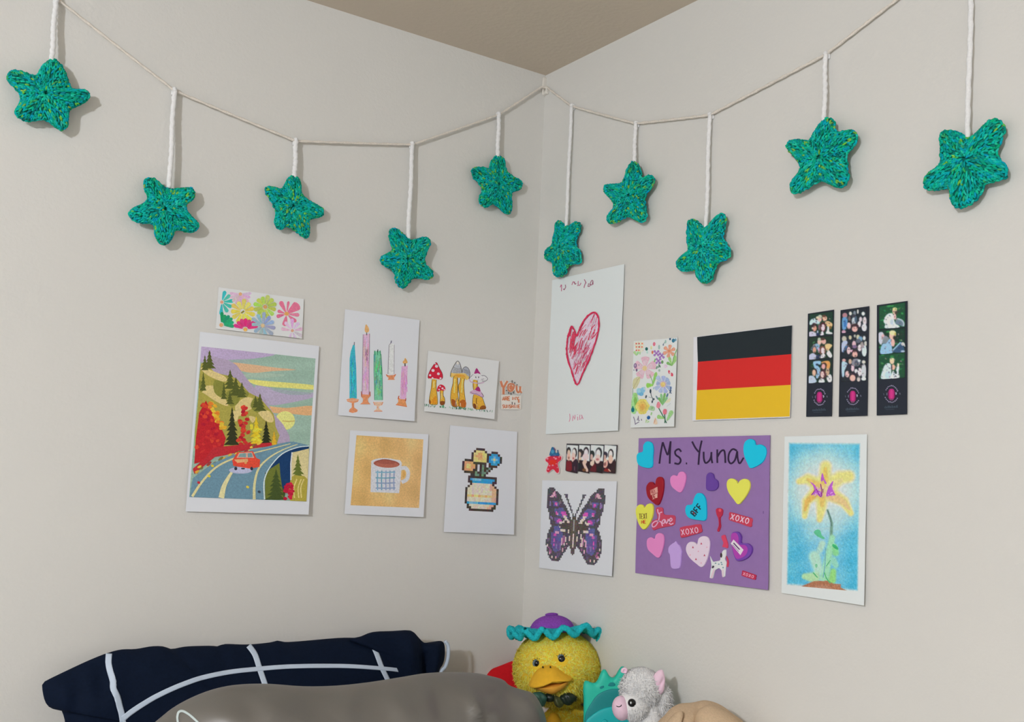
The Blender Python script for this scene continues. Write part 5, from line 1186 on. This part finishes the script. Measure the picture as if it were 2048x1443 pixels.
for a, b, wd, dp in (((205,1320),(180,1400),.010,-.011), ((195,1325),(160,1440),.012,.008), ((150,1345),(145,1440),.010,-.008), ((230,1310),(205,1420),.010,.007), ((120,1365),(125,1430),.012,.008), ((300,1295),(360,1320),.008,-.005), ((330,1295),(280,1330),.01,.005), ((440,1292),(430,1330),.008,-.004), ((560,1283),(575,1320),.007,.004), ((690,1276),(730,1310),.008,.004), ((800,1290),(820,1340),.008,.007), ((770,1275),(800,1330),.008,-.004)):
    p, q = NP(a, b); fl.append((p, q, wd, dp))
ctr = npl.local(480, 1480)
nd = lambda x, y, s, sg: (fold(x, y, fl) + 0.0016*math.sin(x*41+y*17) + 0.0012*math.sin(y*63-x*22)) if sg > 0 else 0
V, Fc = puffy(O, ctr, 0.060, 1.7, 1.55, 34, nd)
nav = thing('navy_pillow', 'navy pillow with thin pale grid lines leaning on the left wall', 'pillow', npl.mw())
mesh_obj('pillow_body', V, Fc, M_NAVY, nav, smooth=True)
drape(npl, V, Fc, [(218,1307),(217,1324),(220,1340),(226,1361),(227,1377),(234,1393),(239,1412),(243,1426),(247,1450)], 12.5, 0.0006, 'grid_line', M_BAND, nav)
drape(npl, V, Fc, [(496,1290),(504,1300),(511,1312),(519,1337),(529,1366),(540,1400)], 11, 0.0006, 'grid_line', M_BAND, nav)
drape(npl, V, Fc, [(732,1277),(741,1284),(751,1303),(763,1334),(776,1362),(785,1390)], 9.5, 0.0006, 'grid_line', M_BAND, nav)
drape(npl, V, Fc, [(246,1436),(262,1423),(288,1406),(314,1391),(353,1373),(402,1355.5),(460,1343.5),(515,1337.5),(573,1333),(640,1331.5),(700,1332),(756,1335.5),(800,1340),(835,1348)], 11, 0.0008, 'grid_line', M_BAND, nav, w1=7)
# the loose open end of the pillowcase
fpl = Plane(npl.world(0, 0, 0.012), npl.e1, npl.e2)
FO = [(700,1279),(722,1272),(746,1263),(785,1261),(820,1260),(834,1272),(847,1284),(864,1283),(882,1281),(888,1290),(888,1312),(884,1328),(877,1340),(868,1375),(866,1430),(850,1440),(800,1400),(760,1350),(730,1300)]
O = resample(smooth_closed([fpl.local(*p) for p in FO], 3), 140)
f2 = []
for a, b, wd, dp in (((838,1285),(850,1400),.007,-.014), ((850,1285),(846,1360),.006,-.008), ((868,1284),(862,1350),.008,.004), ((800,1270),(815,1340),.012,.007), ((735,1275),(800,1290),.006,-.004)):
    p, q = fpl.local(*a), fpl.local(*b); f2.append((p, q, wd, dp))
V2, F2 = puffy(O, fpl.local(805, 1320), 0.020, 3, 2, 18, lambda x, y, s, sg: fold(x, y, f2) if sg > 0 else 0)
ob = mesh_obj('open_end_flap', [(a, b, c+0.012) for a, b, c in V2], F2, M_NAVY, nav, smooth=True)
hem = [(882,1281),(888,1290),(889,1305),(887,1320),(882,1333),(874,1343),(868,1375)]
H = [fpl.local(*p) for p in hem]; HV, HF = tube(smooth_open([(x+0.0025, y, 0.020) for x, y in H], 6), 0.0030, 8)
mesh_obj('hem_piping', HV, HF, M_BAND, nav, smooth=True)

M_GREY = mat('grey_satin', (94, 90, 84), 0.40, nscale=14, namt=0.05, bump=0.12, bscale=22, spec=0.5, bdist=0.006)
pa = Vector((0.33, -1.02, BED)); pb = Vector((0.40, -0.12, BED))
e1 = (pb-pa).normalized(); nn = e1.cross(Vector((0, 0, 1)))
gpl = Plane((pa+pb)/2, e1, Vector((0, 0, 1)) - nn*0.16)
GO = [(268,1490),(290,1462),(306,1447),(324,1432),(350,1412),(390,1391),(434,1375.5),(478,1368),(535,1366.5),(609,1371.5),(675,1370),(741,1363),(807,1352.5),(851,1345.5),(900,1343),(950,1345),(980,1351),(1004,1358),(1016,1369),(1040,1377.5),(1062,1384),(1075,1400),(1084,1420),(1090,1443),(1094,1480),(1094,1560),(1080,1640),(1000,1690),(800,1705),(560,1715),(380,1712),(280,1690),(246,1620),(250,1540)]
O = resample(smooth_closed([gpl.local(*p) for p in GO], 4), 220)
O = stand(O, 0.12, 0.030)
gl = []
for a, b, wd, dp in (((852,1350),(840,1440),.016,-.010), ((900,1370),(920,1443),.014,.010), ((980,1360),(1000,1440),.016,-.009), ((905,1400),(910,1450),.006,.010), ((940,1420),(960,1443),.006,.011), ((610,1380),(580,1440),.02,-.010), ((690,1375),(640,1440),.014,.008), ((1020,1385),(1060,1440),.012,.009), ((380,1400),(470,1440),.016,.010), ((345,1425),(360,1460),.012,-.010), ((500,1380),(520,1440),.016,.008), ((750,1370),(770,1440),.016,.008), ((1040,1385),(1080,1425),.008,-.009)):
    gl.append((gpl.local(*a), gpl.local(*b), wd, dp))
gd = lambda x, y, s, sg: (fold(x, y, gl)+0.0015*math.sin(x*33+y*12)+0.001*math.sin(y*71-x*29)) if sg > 0 else 0
V, Fc = puffy(O, gpl.local(700, 1520), 0.075, 2.2, 1.8, 36, gd)
gp = thing('grey_pillow', 'smooth grey satin pillow in front of the navy pillow', 'pillow', gpl.mw())
mesh_obj('pillow_body', V, Fc, M_GREY, gp, smooth=True)
drape(gpl, V, Fc, [(356,1446),(355,1434),(358,1424),(366,1422),(378,1428),(390,1438),(398,1446)], 4.5, 0.0006, 'printed_line', mat('pale_print', (172, 182, 180), 0.5), gp)

# ------------------------------------------------------------------ red cushion in the corner
rpl = facing_plane(1050, 1380, 1.86)
RO = [(958,1347),(975,1340),(1000,1330.5),(1030,1319),(1060,1312),(1100,1318),(1112,1360),(1112,1420),(1100,1500),(1060,1570),(1010,1580),(985,1540),(985,1480),(990,1420),(985,1375),(972,1356)]
O = resample(smooth_closed([rpl.local(*p) for p in RO], 3), 90)
dz = min(O[:, 1]) + rpl.o.z - BED
if dz > 0: O[:, 1] -= dz*np.clip((0.0-O[:, 1])/(0.0-O[:, 1].min()), 0, 1)
rc = thing('red_cushion', 'bright red felt cushion with a pointed corner behind the yellow duck', 'cushion', rpl.mw())
V, Fc = puffy(O, rpl.local(1052, 1440), 0.018, 3, 2, 12)
mesh_obj('cushion_cover', V, Fc, mat('red_felt', (182, 14, 24), 0.9, nscale=200, namt=0.08), rc, smooth=True)

# ------------------------------------------------------------------ duck
YP = [(242,200,70), (230,190,64), (246,216,106), (220,180,58), (238,198,86), (230,194,100)]
M_YEL = mat('yellow_plush', (206, 172, 46), 0.95)
M_ORG = mat('orange_felt', (226, 160, 40), 0.85, nscale=150, namt=0.06)
M_EYE = mat('black_bead', (12, 14, 16), 0.12, spec=0.6)
dpl = facing_plane(1113, 1335, 1.735, 0.0, 0.12)
duck = thing('plush_duck', 'yellow plush duck with an orange bill and dark green bow beside the grey pillow', 'soft toy', dpl.mw())
U = 1.735/F_PX
def DL(px, py): return dpl.local(px, py)
R = 0.0695
def headfn(d):
    k = 1.0
    k += 0.10*max(0, -d.y)*(1-abs(d.x)*.3)      # fuller cheeks
    return k
hv, hf = ellipsoid((0, 0.002, 0), (R*1.0, R*1.0, R*0.86), 40, 26, Matrix(((1,0,0),(0,0,1),(0,-1,0))), headfn)
hv = [Vector((p.x*(1+0.06*max(0, -p.y/R)), p.y, p.z)) for p in hv]
mesh_obj('head', hv, hf, M_YEL, duck, smooth=True)
def Fp(p): return (960+p[0]*.16147, 1210+p[1]*.16147)
b1 = Plane(dpl.world(0, 0, R*0.95), dpl.e1, dpl.e2)
EYES = [(*b1.local(*Fp(p)), q) for p, q in (((712, 730), .0055), ((1003, 668), .0068))]
BC = b1.local(*Fp((868, 900)))
keep = lambda p, n: not (p[2] > 0 and (any((p[0]-x)**2+(p[1]-y)**2 < (q*1.6)**2 for x, y, q in EYES) or ((p[0]-BC[0])/0.030)**2+((p[1]-BC[1])/0.015)**2 < 1))
VV, FF, KK = blades(hv, hf, 16000, 0.0062, 0.0007, YP, 0.25, 0.9, keep=keep)
o = mesh_obj('head_plush', VV, FF, M_FUR, duck, cols=KK); o['kind'] = 'stuff'
zb = BED - dpl.o.z
bx, by = DL(1135, 1470)
bv, bf = ellipsoid((bx, zb/2-0.028, -0.004), (0.062, 0.058, -(zb+0.045)/2), 32, 22, Matrix(((1,0,0),(0,0,1),(0,-1,0))))
bv = [Vector((p.x, max(p.y, zb+0.001), p.z)) for p in bv]
mesh_obj('body', bv, bf, M_YEL, duck, smooth=True)
VV, FF, KK = blades(bv, bf, 9000, 0.006, 0.0007, YP, 0.25, 0.9, keep=lambda p, n: p[1] > zb+0.012)
o = mesh_obj('body_plush', VV, FF, M_FUR, duck, cols=KK); o['kind'] = 'stuff'
# wing at the right, tuft at the cheek
wv, wf = ellipsoid((*DL(1196, 1352), -0.022), (0.017, 0.030, 0.030), 16, 12)
mesh_obj('cheek_tuft', wv, wf, M_YEL, duck, smooth=True)
VV, FF, KK = blades(wv, wf, 2600, 0.006, 0.0007, YP, 0.25, 0.9)
o = mesh_obj('tuft_plush', VV, FF, M_FUR, duck, cols=KK); o['kind'] = 'stuff'
wx, wy = DL(1168, 1440)
wv, wf = ellipsoid((wx+0.004, wy-0.03, 0.028), (0.016, 0.060, 0.030), 16, 12); mesh_obj('wing', wv, wf, M_YEL, duck, smooth=True)
VV, FF, KK = blades(wv, wf, 2600, 0.006, 0.0007, YP, 0.25, 0.9)
o = mesh_obj('wing_plush', VV, FF, M_FUR, duck, cols=KK); o['kind'] = 'stuff'
fx, fy = DL(1097, 1452)
fv, ff_ = ellipsoid((fx, fy, 0.050), (0.014, 0.032, 0.022), 16, 12); mesh_obj('foot', fv, ff_, M_ORG, duck, smooth=True)
# bill: local points on the front of the face
def F(p): return (960+p[0]*.16147, 1210+p[1]*.16147)
ZB = R*0.93
def BL_(P_): return [b1.local(*F(p)) for p in P_]
UP = [(598,985),(640,900),(700,810),(770,760),(830,735),(862,728),(900,735),(960,760),(1020,800),(1090,850),(1135,880),(1128,915),(1060,918),(980,940),(900,940),(830,945),(760,970),(700,990),(640,1000)]
LO = [(640,990),(700,982),(770,962),(850,945),(930,940),(1010,930),(1075,910),(1090,930),(1050,990),(970,1050),(880,1085),(800,1070),(710,1035),(660,1010)]
O = resample(smooth_closed(BL_(LO), 3), 64)
v, f = puffy(O, b1.local(*F((870, 985))), 0.020, 2, 2, 12)
ctr_ = b1.local(*F((870, 960)))
mesh_obj('lower_bill', [(x, y, z+ZB+0.002+0.006) for x, y, z in v], f, mat('orange_felt_low', (214, 148, 52), 0.85), duck, smooth=True)
O = resample(smooth_closed(BL_(UP), 3), 80)
v, f = puffy(O, b1.local(*F((868, 880))), 0.030, 2, 1.7, 14)
yc = b1.local(*F((868, 880)))[1]
mesh_obj('upper_bill', [(x, y, z+ZB+0.002+(0.012*max(0, min(1, (yc+0.006-y)/0.018)) if z > 0 else 0)) for x, y, z in v], f, M_ORG, duck, smooth=True)
MP = [(600,990),(660,985),(740,965),(850,945),(930,940),(1010,925),(1080,905),(1132,890)]
for nx_, ny_ in ((770, 755), (852, 742)):
    x, y = b1.local(*F((nx_, ny_))); v, f = ellipsoid((x, y, ZB+0.0165 if nx_ > 800 else ZB+0.008), (0.0012, 0.0018, 0.004), 8, 6); mesh_obj('nostril', v, f, M_EYE, duck, smooth=True)
for ex, ey, er in ((712, 730, .0052), (1003, 668, .0066)):
    x, y = b1.local(*F((ex, ey))); zz = R*math.sqrt(max(.05, 1-(x/R)**2-(y/(.86*R))**2))-0.0005
    v, f = ellipsoid((x, y, zz+0.003), (er*1.25, er*1.25, 0.005), 18, 12)
    e = mesh_obj('eye', v, f, mat('grey_blue_iris', (96, 112, 118), 0.3), duck, smooth=True)
    v, f = ellipsoid((x+0.0006, y, zz+0.0062), (er*.92, er*.98, 0.0035), 16, 10); mesh_obj('pupil', v, f, M_EYE, e, smooth=True)
    for k in range(5):
        a = math.radians(40+25*k); p0 = Vector((x+math.cos(a)*er, y+math.sin(a)*er, zz+0.005)); p1 = p0+Vector((math.cos(a)*.004, math.sin(a)*.004, .004))
        v, f = tube([p0, (p0+p1)/2, p1], 0.0004, 4); o = mesh_obj('eyelash', v, f, M_EYE, e)
# bow
M_BOW = mat('dark_green_satin', (24, 36, 26), 0.4, nscale=60, namt=0.4, spec=0.5)
M_BOW2 = mat('green_satin', (52, 92, 80), 0.45, nscale=80, namt=0.25, spec=0.5)
b2 = Plane(dpl.world(0, 0, ZB+0.004), dpl.e1, dpl.e2)
for P_, c_, m_, T_ in (([(985,1130),(1050,1085),(1130,1085),(1180,1120),(1195,1160),(1160,1200),(1110,1240),(1060,1230),(1010,1200)], (1080,1160), M_BOW, .007),
                 ([(985,1135),(930,1120),(915,1160),(920,1220),(960,1265),(1010,1260),(1040,1215),(1020,1180)], (965,1195), mat('olive_satin', (62, 66, 36), 0.4, spec=0.5), .006),
                 ([(830,1130),(780,1080),(700,1070),(640,1090),(650,1130),(700,1180),(740,1240),(790,1250),(820,1190)], (750,1150), M_BOW2, .008)):
    O = resample(smooth_closed([b2.local(*F(p)) for p in P_], 3), 48)
    v, f = puffy(O, b2.local(*F(c_)), T_, 2.5, 2, 8, lambda x, y, s, sg: 0.0010*math.sin(x*500+y*300))
    mesh_obj('bow_loop', [(x, y, z+ZB+0.004) for x, y, z in v], f, m_, duck, smooth=True)
kx, ky = b2.local(*F((880, 1150))); v, f = ellipsoid((kx, ky, ZB-0.006), (0.011, 0.008, 0.010), 14, 10); mesh_obj('bow_knot', v, f, M_BOW, duck, smooth=True)
rb = [b2.local(*F(p)) for p in ((1180,1140),(1210,1190),(1245,1230))]
v, f = tube(smooth_open([(rb[0][0], rb[0][1], ZB-0.004), (rb[1][0], rb[1][1], ZB-0.016), (rb[2][0], rb[2][1], ZB-0.036)], 4), 0.004, 8); mesh_obj('neck_ribbon', v, f, M_BOW, duck, smooth=True)

# crochet hat on the duck: it can be lifted off
M_PUR = mat('purple_crochet', (122, 62, 156), 0.95, nscale=420, namt=0.22, bump=0.5, bscale=320, bdist=0.003)
M_TEAL = mat('teal_crochet', (28, 164, 172), 0.95, nscale=380, namt=0.25, bump=0.6, bscale=300, bdist=0.003)
hx, hy = DL(*F((920, 300)))
hpl = Plane(dpl.world(hx+0.002, hy-0.004, -0.006), dpl.e1+dpl.e2*0.07, dpl.e2-dpl.e1*0.07-dpl.n*0.13)
hat = thing('crochet_hat', 'small purple crochet hat with a ruffled teal brim on the duck head', 'hat', hpl.mw())
v, f = ellipsoid((-0.004, 0.004, 0), (0.0355, 0.036, 0.0255), 36, 20, Matrix(((1,0,0),(0,0,1),(0,-1,0))))
v = [Vector((p.x*(1+.02*math.sin(math.atan2(p.z, p.x)*10)), max(p.y, -0.002)*0.92, p.z)) for p in v]
mesh_obj('hat_crown', v, f, M_PUR, hat, smooth=True)
v, f = ellipsoid((-0.004, 0.0275, 0), (0.011, 0.003, 0.011), 16, 8); mesh_obj('hat_tip', v, f, M_PUR, hat, smooth=True)
NB, NRr = 220, 8; V = []; Fc = []
for side in (0, 1):
    for j in range(NRr+1):
        t = j/NRr
        for i in range(NB):
            a = 2*math.pi*i/NB; wv_ = math.sin(a*13+0.5*math.sin(a*3)+1.1)
            rr = 0.038+0.034*t+0.0025*math.sin(a*13+1.9)*t
            y = 0.004-0.004*t*t + 0.0066*wv_*t**1.1 + 0.002*math.sin(a*2+.4)*t
            if math.cos(a) > .72: y -= 0.014*t*(math.cos(a)-.72)/.28
            V.append((rr*math.cos(a)*1.0, y+(0.0018 if side == 0 else -0.0018)*(1 if t < 1 else .6), rr*math.sin(a)*0.92))
n1 = NB*(NRr+1)
for j in range(NRr):
    for i in range(NB):
        a = j*NB+i; b = j*NB+(i+1) % NB
        Fc.append((a, a+NB, b+NB, b)); Fc.append((n1+a, n1+b, n1+b+NB, n1+a+NB))
for i in range(NB):
    k = (i+1) % NB
    Fc.append((i, k, n1+k, n1+i)); a = NRr*NB; Fc.append((a+i, n1+a+i, n1+a+k, a+k))
mesh_obj('hat_brim', V, Fc, M_TEAL, hat, smooth=True)
T = []
for i in range(NB+1):
    q = V[NRr*NB+(i % NB)]; T.append((q[0]*1.01, q[1]-0.001+0.0006*math.sin(i*1.9), q[2]*1.01))
v, f = tube(T, 0.0048, 8, 0, 0, cap=False); mesh_obj('brim_edge', v, f, M_TEAL, hat, smooth=True)

# ------------------------------------------------------------------ teal toy
tpl = facing_plane(1205, 1400, 1.625, 0.02)
ty = thing('dinosaur_toy', 'flat teal silicone toy with pointed spikes between the duck and the white plush', 'toy', tpl.mw())
TO_ = [(1167,1400),(1166,1380),(1167.5,1364),(1170,1360),(1177,1361),(1184,1364.5),(1191,1364),(1196,1357),(1203,1341),(1209,1337),(1213,1341),(1219,1351),(1225,1354),(1230,1352),(1237,1340),(1244,1331),(1250,1335),(1258,1352),(1266,1360),(1276,1362),(1288,1362),(1289,1380),(1287,1420),(1286,1480),(1280,1560),(1250,1610),(1200,1610),(1172,1560),(1167,1480)]
O = np.array([tpl.local(*p) for p in TO_]); O = resample(smooth_closed(O, 3), 140)
O[:, 1] += (BED-tpl.o.z-O[:, 1].min())*np.clip((-0.06-O[:, 1])/(-0.06-O[:, 1].min()), 0, 1)
M_TL = mat('teal_silicone', (30, 172, 148), 0.5, spec=0.4); M_TD = mat('dark_teal_silicone', (8, 122, 122), 0.55, spec=0.4); M_TB = mat('blue_teal_silicone', (10, 160, 160), 0.5, spec=0.4)
v, f = puffy(O, tpl.local(1225, 1440), 0.008, 14, 3, 12); mesh_obj('toy_plate', v, f, M_TL, ty, smooth=True)
def raised(name, P_, z0, T_, m, n=60, c=None):
    Q = resample(smooth_closed([tpl.local(*p) for p in P_], 3), n); cc = tpl.local(*c) if c else Q.mean(0)
    v, f = puffy(Q, cc, T_, 10, 2, 8); return mesh_obj(name, [(x, y, z+z0) for x, y, z in v], f, m, ty, smooth=True)
raised('brow_dent', [(1198.5,1372),(1201,1370),(1206,1368.5),(1207,1371),(1205,1374),(1200,1375)], 0.0078, 0.0007, M_TD, 30)
raised('brow_dent', [(1215,1369),(1218,1363.5),(1224,1362),(1229,1365),(1229,1369),(1222,1370)], 0.0078, 0.0007, M_TD, 30)
raised('dark_band', [(1169,1434),(1172,1420),(1181,1404),(1193,1388),(1208,1379),(1225,1375),(1245,1376),(1262,1384),(1276,1400),(1284,1425),(1284,1470),(1240,1490),(1190,1488),(1168,1470)], 0.0080, 0.0010, M_TD, 80)
raised('round_front', [(1170,1444),(1178,1431),(1198,1417),(1220,1410),(1240,1410),(1262,1420),(1276,1440),(1280,1480),(1262,1530),(1225,1548),(1190,1535),(1172,1500)], 0.0090, 0.0020, M_TB, 80)
raised('suction_knob', [(1200,1447),(1202,1438),(1208,1434.5),(1214,1438),(1216,1447),(1208,1454)], 0.0115, 0.0025, M_TB, 30)

# ------------------------------------------------------------------ white alpaca
apl = facing_plane(1283, 1380, 1.53, 0.0, -0.25)
al = thing('plush_alpaca', 'fluffy white plush alpaca with pink ears and muzzle right of the teal toy', 'soft toy', apl.mw())
M_WH = mat('white_plush', (214, 214, 214), 0.95); M_PK = mat('pink_velour', (226, 180, 194), 0.9, nscale=200, namt=0.05)
WP = [(222,222,222), (214,214,216), (226,226,226), (206,206,208)]
def G(p): return (1140+p[0]*.17578, 1300+p[1]*.17578)
AL = lambda p: apl.local(*G(p))
x0_, y0_ = AL((815, 420))
hv, hf = ellipsoid((x0_, y0_, 0), (0.0285, 0.0290, 0.028), 28, 18, Matrix(((1,0,0),(0,0,1),(0,-1,0))))
mesh_obj('head', hv, hf, M_WH, al, smooth=True)
mx_, my_ = AL((615, 618))
keep = lambda p, n: (p[0]-mx_)**2+(p[1]-my_)**2 > 0.014**2 or p[2] < 0.0
VV, FF, KK = blades(hv, hf, 8500, 0.0080, 0.0009, WP, 0.2, 1.0, keep=lambda p, n: not (abs(p[0]-AL((740,545))[0]) < 0.009 and abs(p[1]-AL((740,545))[1]) < 0.009 and p[2] > 0))
o = mesh_obj('head_plush', VV, FF, M_FUR, al, cols=KK); o['kind'] = 'stuff'
cx_, cy_ = AL((740, 610))
v, f = ellipsoid((cx_, cy_, 0.014), (0.024, 0.021, 0.024), 24, 16); mesh_obj('face', v, f, M_WH, al, smooth=True)
VV, FF, KK = blades(v, f, 2600, 0.004, 0.0006, WP, 0.2, 0.8, keep=lambda p, n: p[0] > mx_+0.012 and not ((p[0]-AL((740,545))[0])**2+(p[1]-AL((740,545))[1])**2 < 0.0078**2))
o = mesh_obj('face_plush', VV, FF, M_FUR, al, cols=KK); o['kind'] = 'stuff'
v, f = ellipsoid((mx_, my_, 0.026), (0.0132, 0.0170, 0.017), 24, 16, Matrix.Rotation(math.radians(10), 3, 'Z')); mz = mesh_obj('muzzle', v, f, M_PK, al, smooth=True)
bv_ = BVHTree.FromPolygons([tuple(q) for q in v], f); ainv = apl.mw().inverted(); ao = ainv @ CAM
def surf(p, off):
    d = (ainv.to_3x3() @ ray(*G(p))).normalized(); h = bv_.ray_cast(ao, d)
    return h[0]-d*off if h[0] else None
mp = [surf(p, .0003) for p in ((528,632),(545,640),(562,640),(578,632),(585,618))]; mp = [q for q in mp if q]
if len(mp) > 2:
    v, f = tube(smooth_open([tuple(q) for q in mp], 4), 0.0006, 6); mesh_obj('mouth_stitch', v, f, M_EYE, mz, smooth=True)
ex, ey = AL((742, 545)); v, f = ellipsoid((ex, ey, 0.036), (0.0058, 0.0058, 0.0050), 20, 14); e = mesh_obj('eye', v, f, M_EYE, al, smooth=True)
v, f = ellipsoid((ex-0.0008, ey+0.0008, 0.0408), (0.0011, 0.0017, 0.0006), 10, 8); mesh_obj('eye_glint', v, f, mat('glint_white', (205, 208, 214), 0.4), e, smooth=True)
def ear(P_, c, z, T_, inner):
    Q = resample(smooth_closed([AL(p) for p in P_], 3), 48); cc = AL(c)
    lines = [(AL(inner[0]), AL(inner[1]), 0.0022, -0.004)]
    v, f = puffy(Q, cc, T_, 3, 2, 10, lambda x, y, s, sg: fold(x, y, lines) if sg > 0 else 0)
    mesh_obj('ear', [(x, y, q+z) for x, y, q in v], f, M_PK, al, smooth=True)
ear([(945,330),(975,250),(1020,210),(1060,205),(1080,250),(1092,320),(1085,400),(1070,460),(1030,488),(1005,470),(985,440),(965,390)], (1025,350), 0.012, 0.0055, ((1082,300),(1018,420)))
ear([(588,230),(600,190),(640,180),(665,205),(660,240),(630,250)], (630,215), 0.010, 0.004, ((640,200),(630,240)))
zb = BED-apl.o.z
bx_, by_ = AL((850, 760))
bv, bf = ellipsoid((bx_+0.006, zb/2-0.012, 0.004), (0.034, 0.030, -(zb-0.01)/2), 24, 18, Matrix(((1,0,0),(0,0,1),(0,-1,0))))
bv = [Vector((p.x, max(p.y, zb+0.001), p.z)) for p in bv]
mesh_obj('body', bv, bf, M_WH, al, smooth=True)
VV, FF, KK = blades(bv, bf, 4500, 0.009, 0.0008, WP, 0.3, 1.2, keep=lambda p, n: p[1] > zb+0.014)
o = mesh_obj('body_plush', VV, FF, M_FUR, al, cols=KK); o['kind'] = 'stuff'
mv, mf = ellipsoid((AL((1050, 560))[0], AL((1050, 600))[1], -0.008), (0.012, 0.026, 0.016), 14, 10); mesh_obj('mane', mv, mf, M_WH, al, smooth=True)
VV, FF, KK = blades(mv, mf, 1400, 0.009, 0.0007, WP, 0.35, 1.2)
o = mesh_obj('mane_plush', VV, FF, M_FUR, al, cols=KK); o['kind'] = 'stuff'

# ------------------------------------------------------------------ tan plush
mpl = facing_plane(1405, 1440, 1.42, 0.0)
TN = [(1300,1470),(1317,1443),(1330,1430),(1342,1416.5),(1360,1407),(1386,1404.5),(1409,1400),(1430,1404),(1448,1413),(1465,1426),(1483,1439),(1500,1458),(1515,1490),(1520,1560),(1505,1660),(1440,1700),(1370,1700),(1310,1660),(1292,1560)]
O = resample(smooth_closed([mpl.local(*p) for p in TN], 6), 240)
O[:, 1] += (BED-mpl.o.z-O[:, 1].min())*np.clip((-0.05-O[:, 1])/(-0.05-O[:, 1].min()), 0, 1)
tl = []
for a, b, wd, dp in (((1356,1416),(1344,1438),.0030,-.020), ((1362,1408),(1338,1450),.009,.009), ((1409,1400),(1386,1416),.0035,-.012), ((1400,1404),(1376,1425),.006,.007), ((1395,1412),(1390,1445),.006,-.008), ((1420,1415),(1430,1450),.008,-.008), ((1440,1420),(1465,1450),.006,.007), ((1372,1412),(1366,1450),.007,.004)):
    tl.append((mpl.local(*a), mpl.local(*b), wd, dp))
tp_ = thing('tan_plush', 'tan fleece plush with soft creases at the right of the white alpaca', 'soft toy', mpl.mw())
V, Fc = puffy(O, mpl.local(1405, 1530), 0.050, 2.2, 1.8, 60, lambda x, y, s, sg: (fold(x, y, tl)+0.0012*math.sin(x*120+y*60)) if sg > 0 else 0)
mesh_obj('fleece_body', V, Fc, mat('tan_fleece', (176, 152, 124), 0.95, nscale=350, namt=0.08, bump=0.3, bscale=500, bdist=0.002), tp_, smooth=True)

for P_, c_, z_, T_ in (([(1306,1500),(1312,1450),(1329,1431),(1341,1417.5),(1351,1411),(1358,1413),(1358,1422),(1352,1434),(1347,1446),(1342,1500),(1325,1540)], (1332,1470), 0.030, 0.016),
                       ([(1388,1414),(1398,1406),(1410,1401),(1430,1405),(1447,1414),(1463,1427),(1478,1444),(1492,1480),(1488,1540),(1430,1560),(1392,1530),(1380,1470),(1382,1430)], (1430,1480), 0.026, 0.030)):
    Q = resample(smooth_closed([mpl.local(*p) for p in P_], 4), 80)
    v, f = puffy(Q, mpl.local(*c_), T_, 2.2, 1.8, 16)
    mesh_obj('fleece_fold', [(x, y, z+z_) for x, y, z in v], f, MATS['tan_fleece'], tp_, smooth=True)
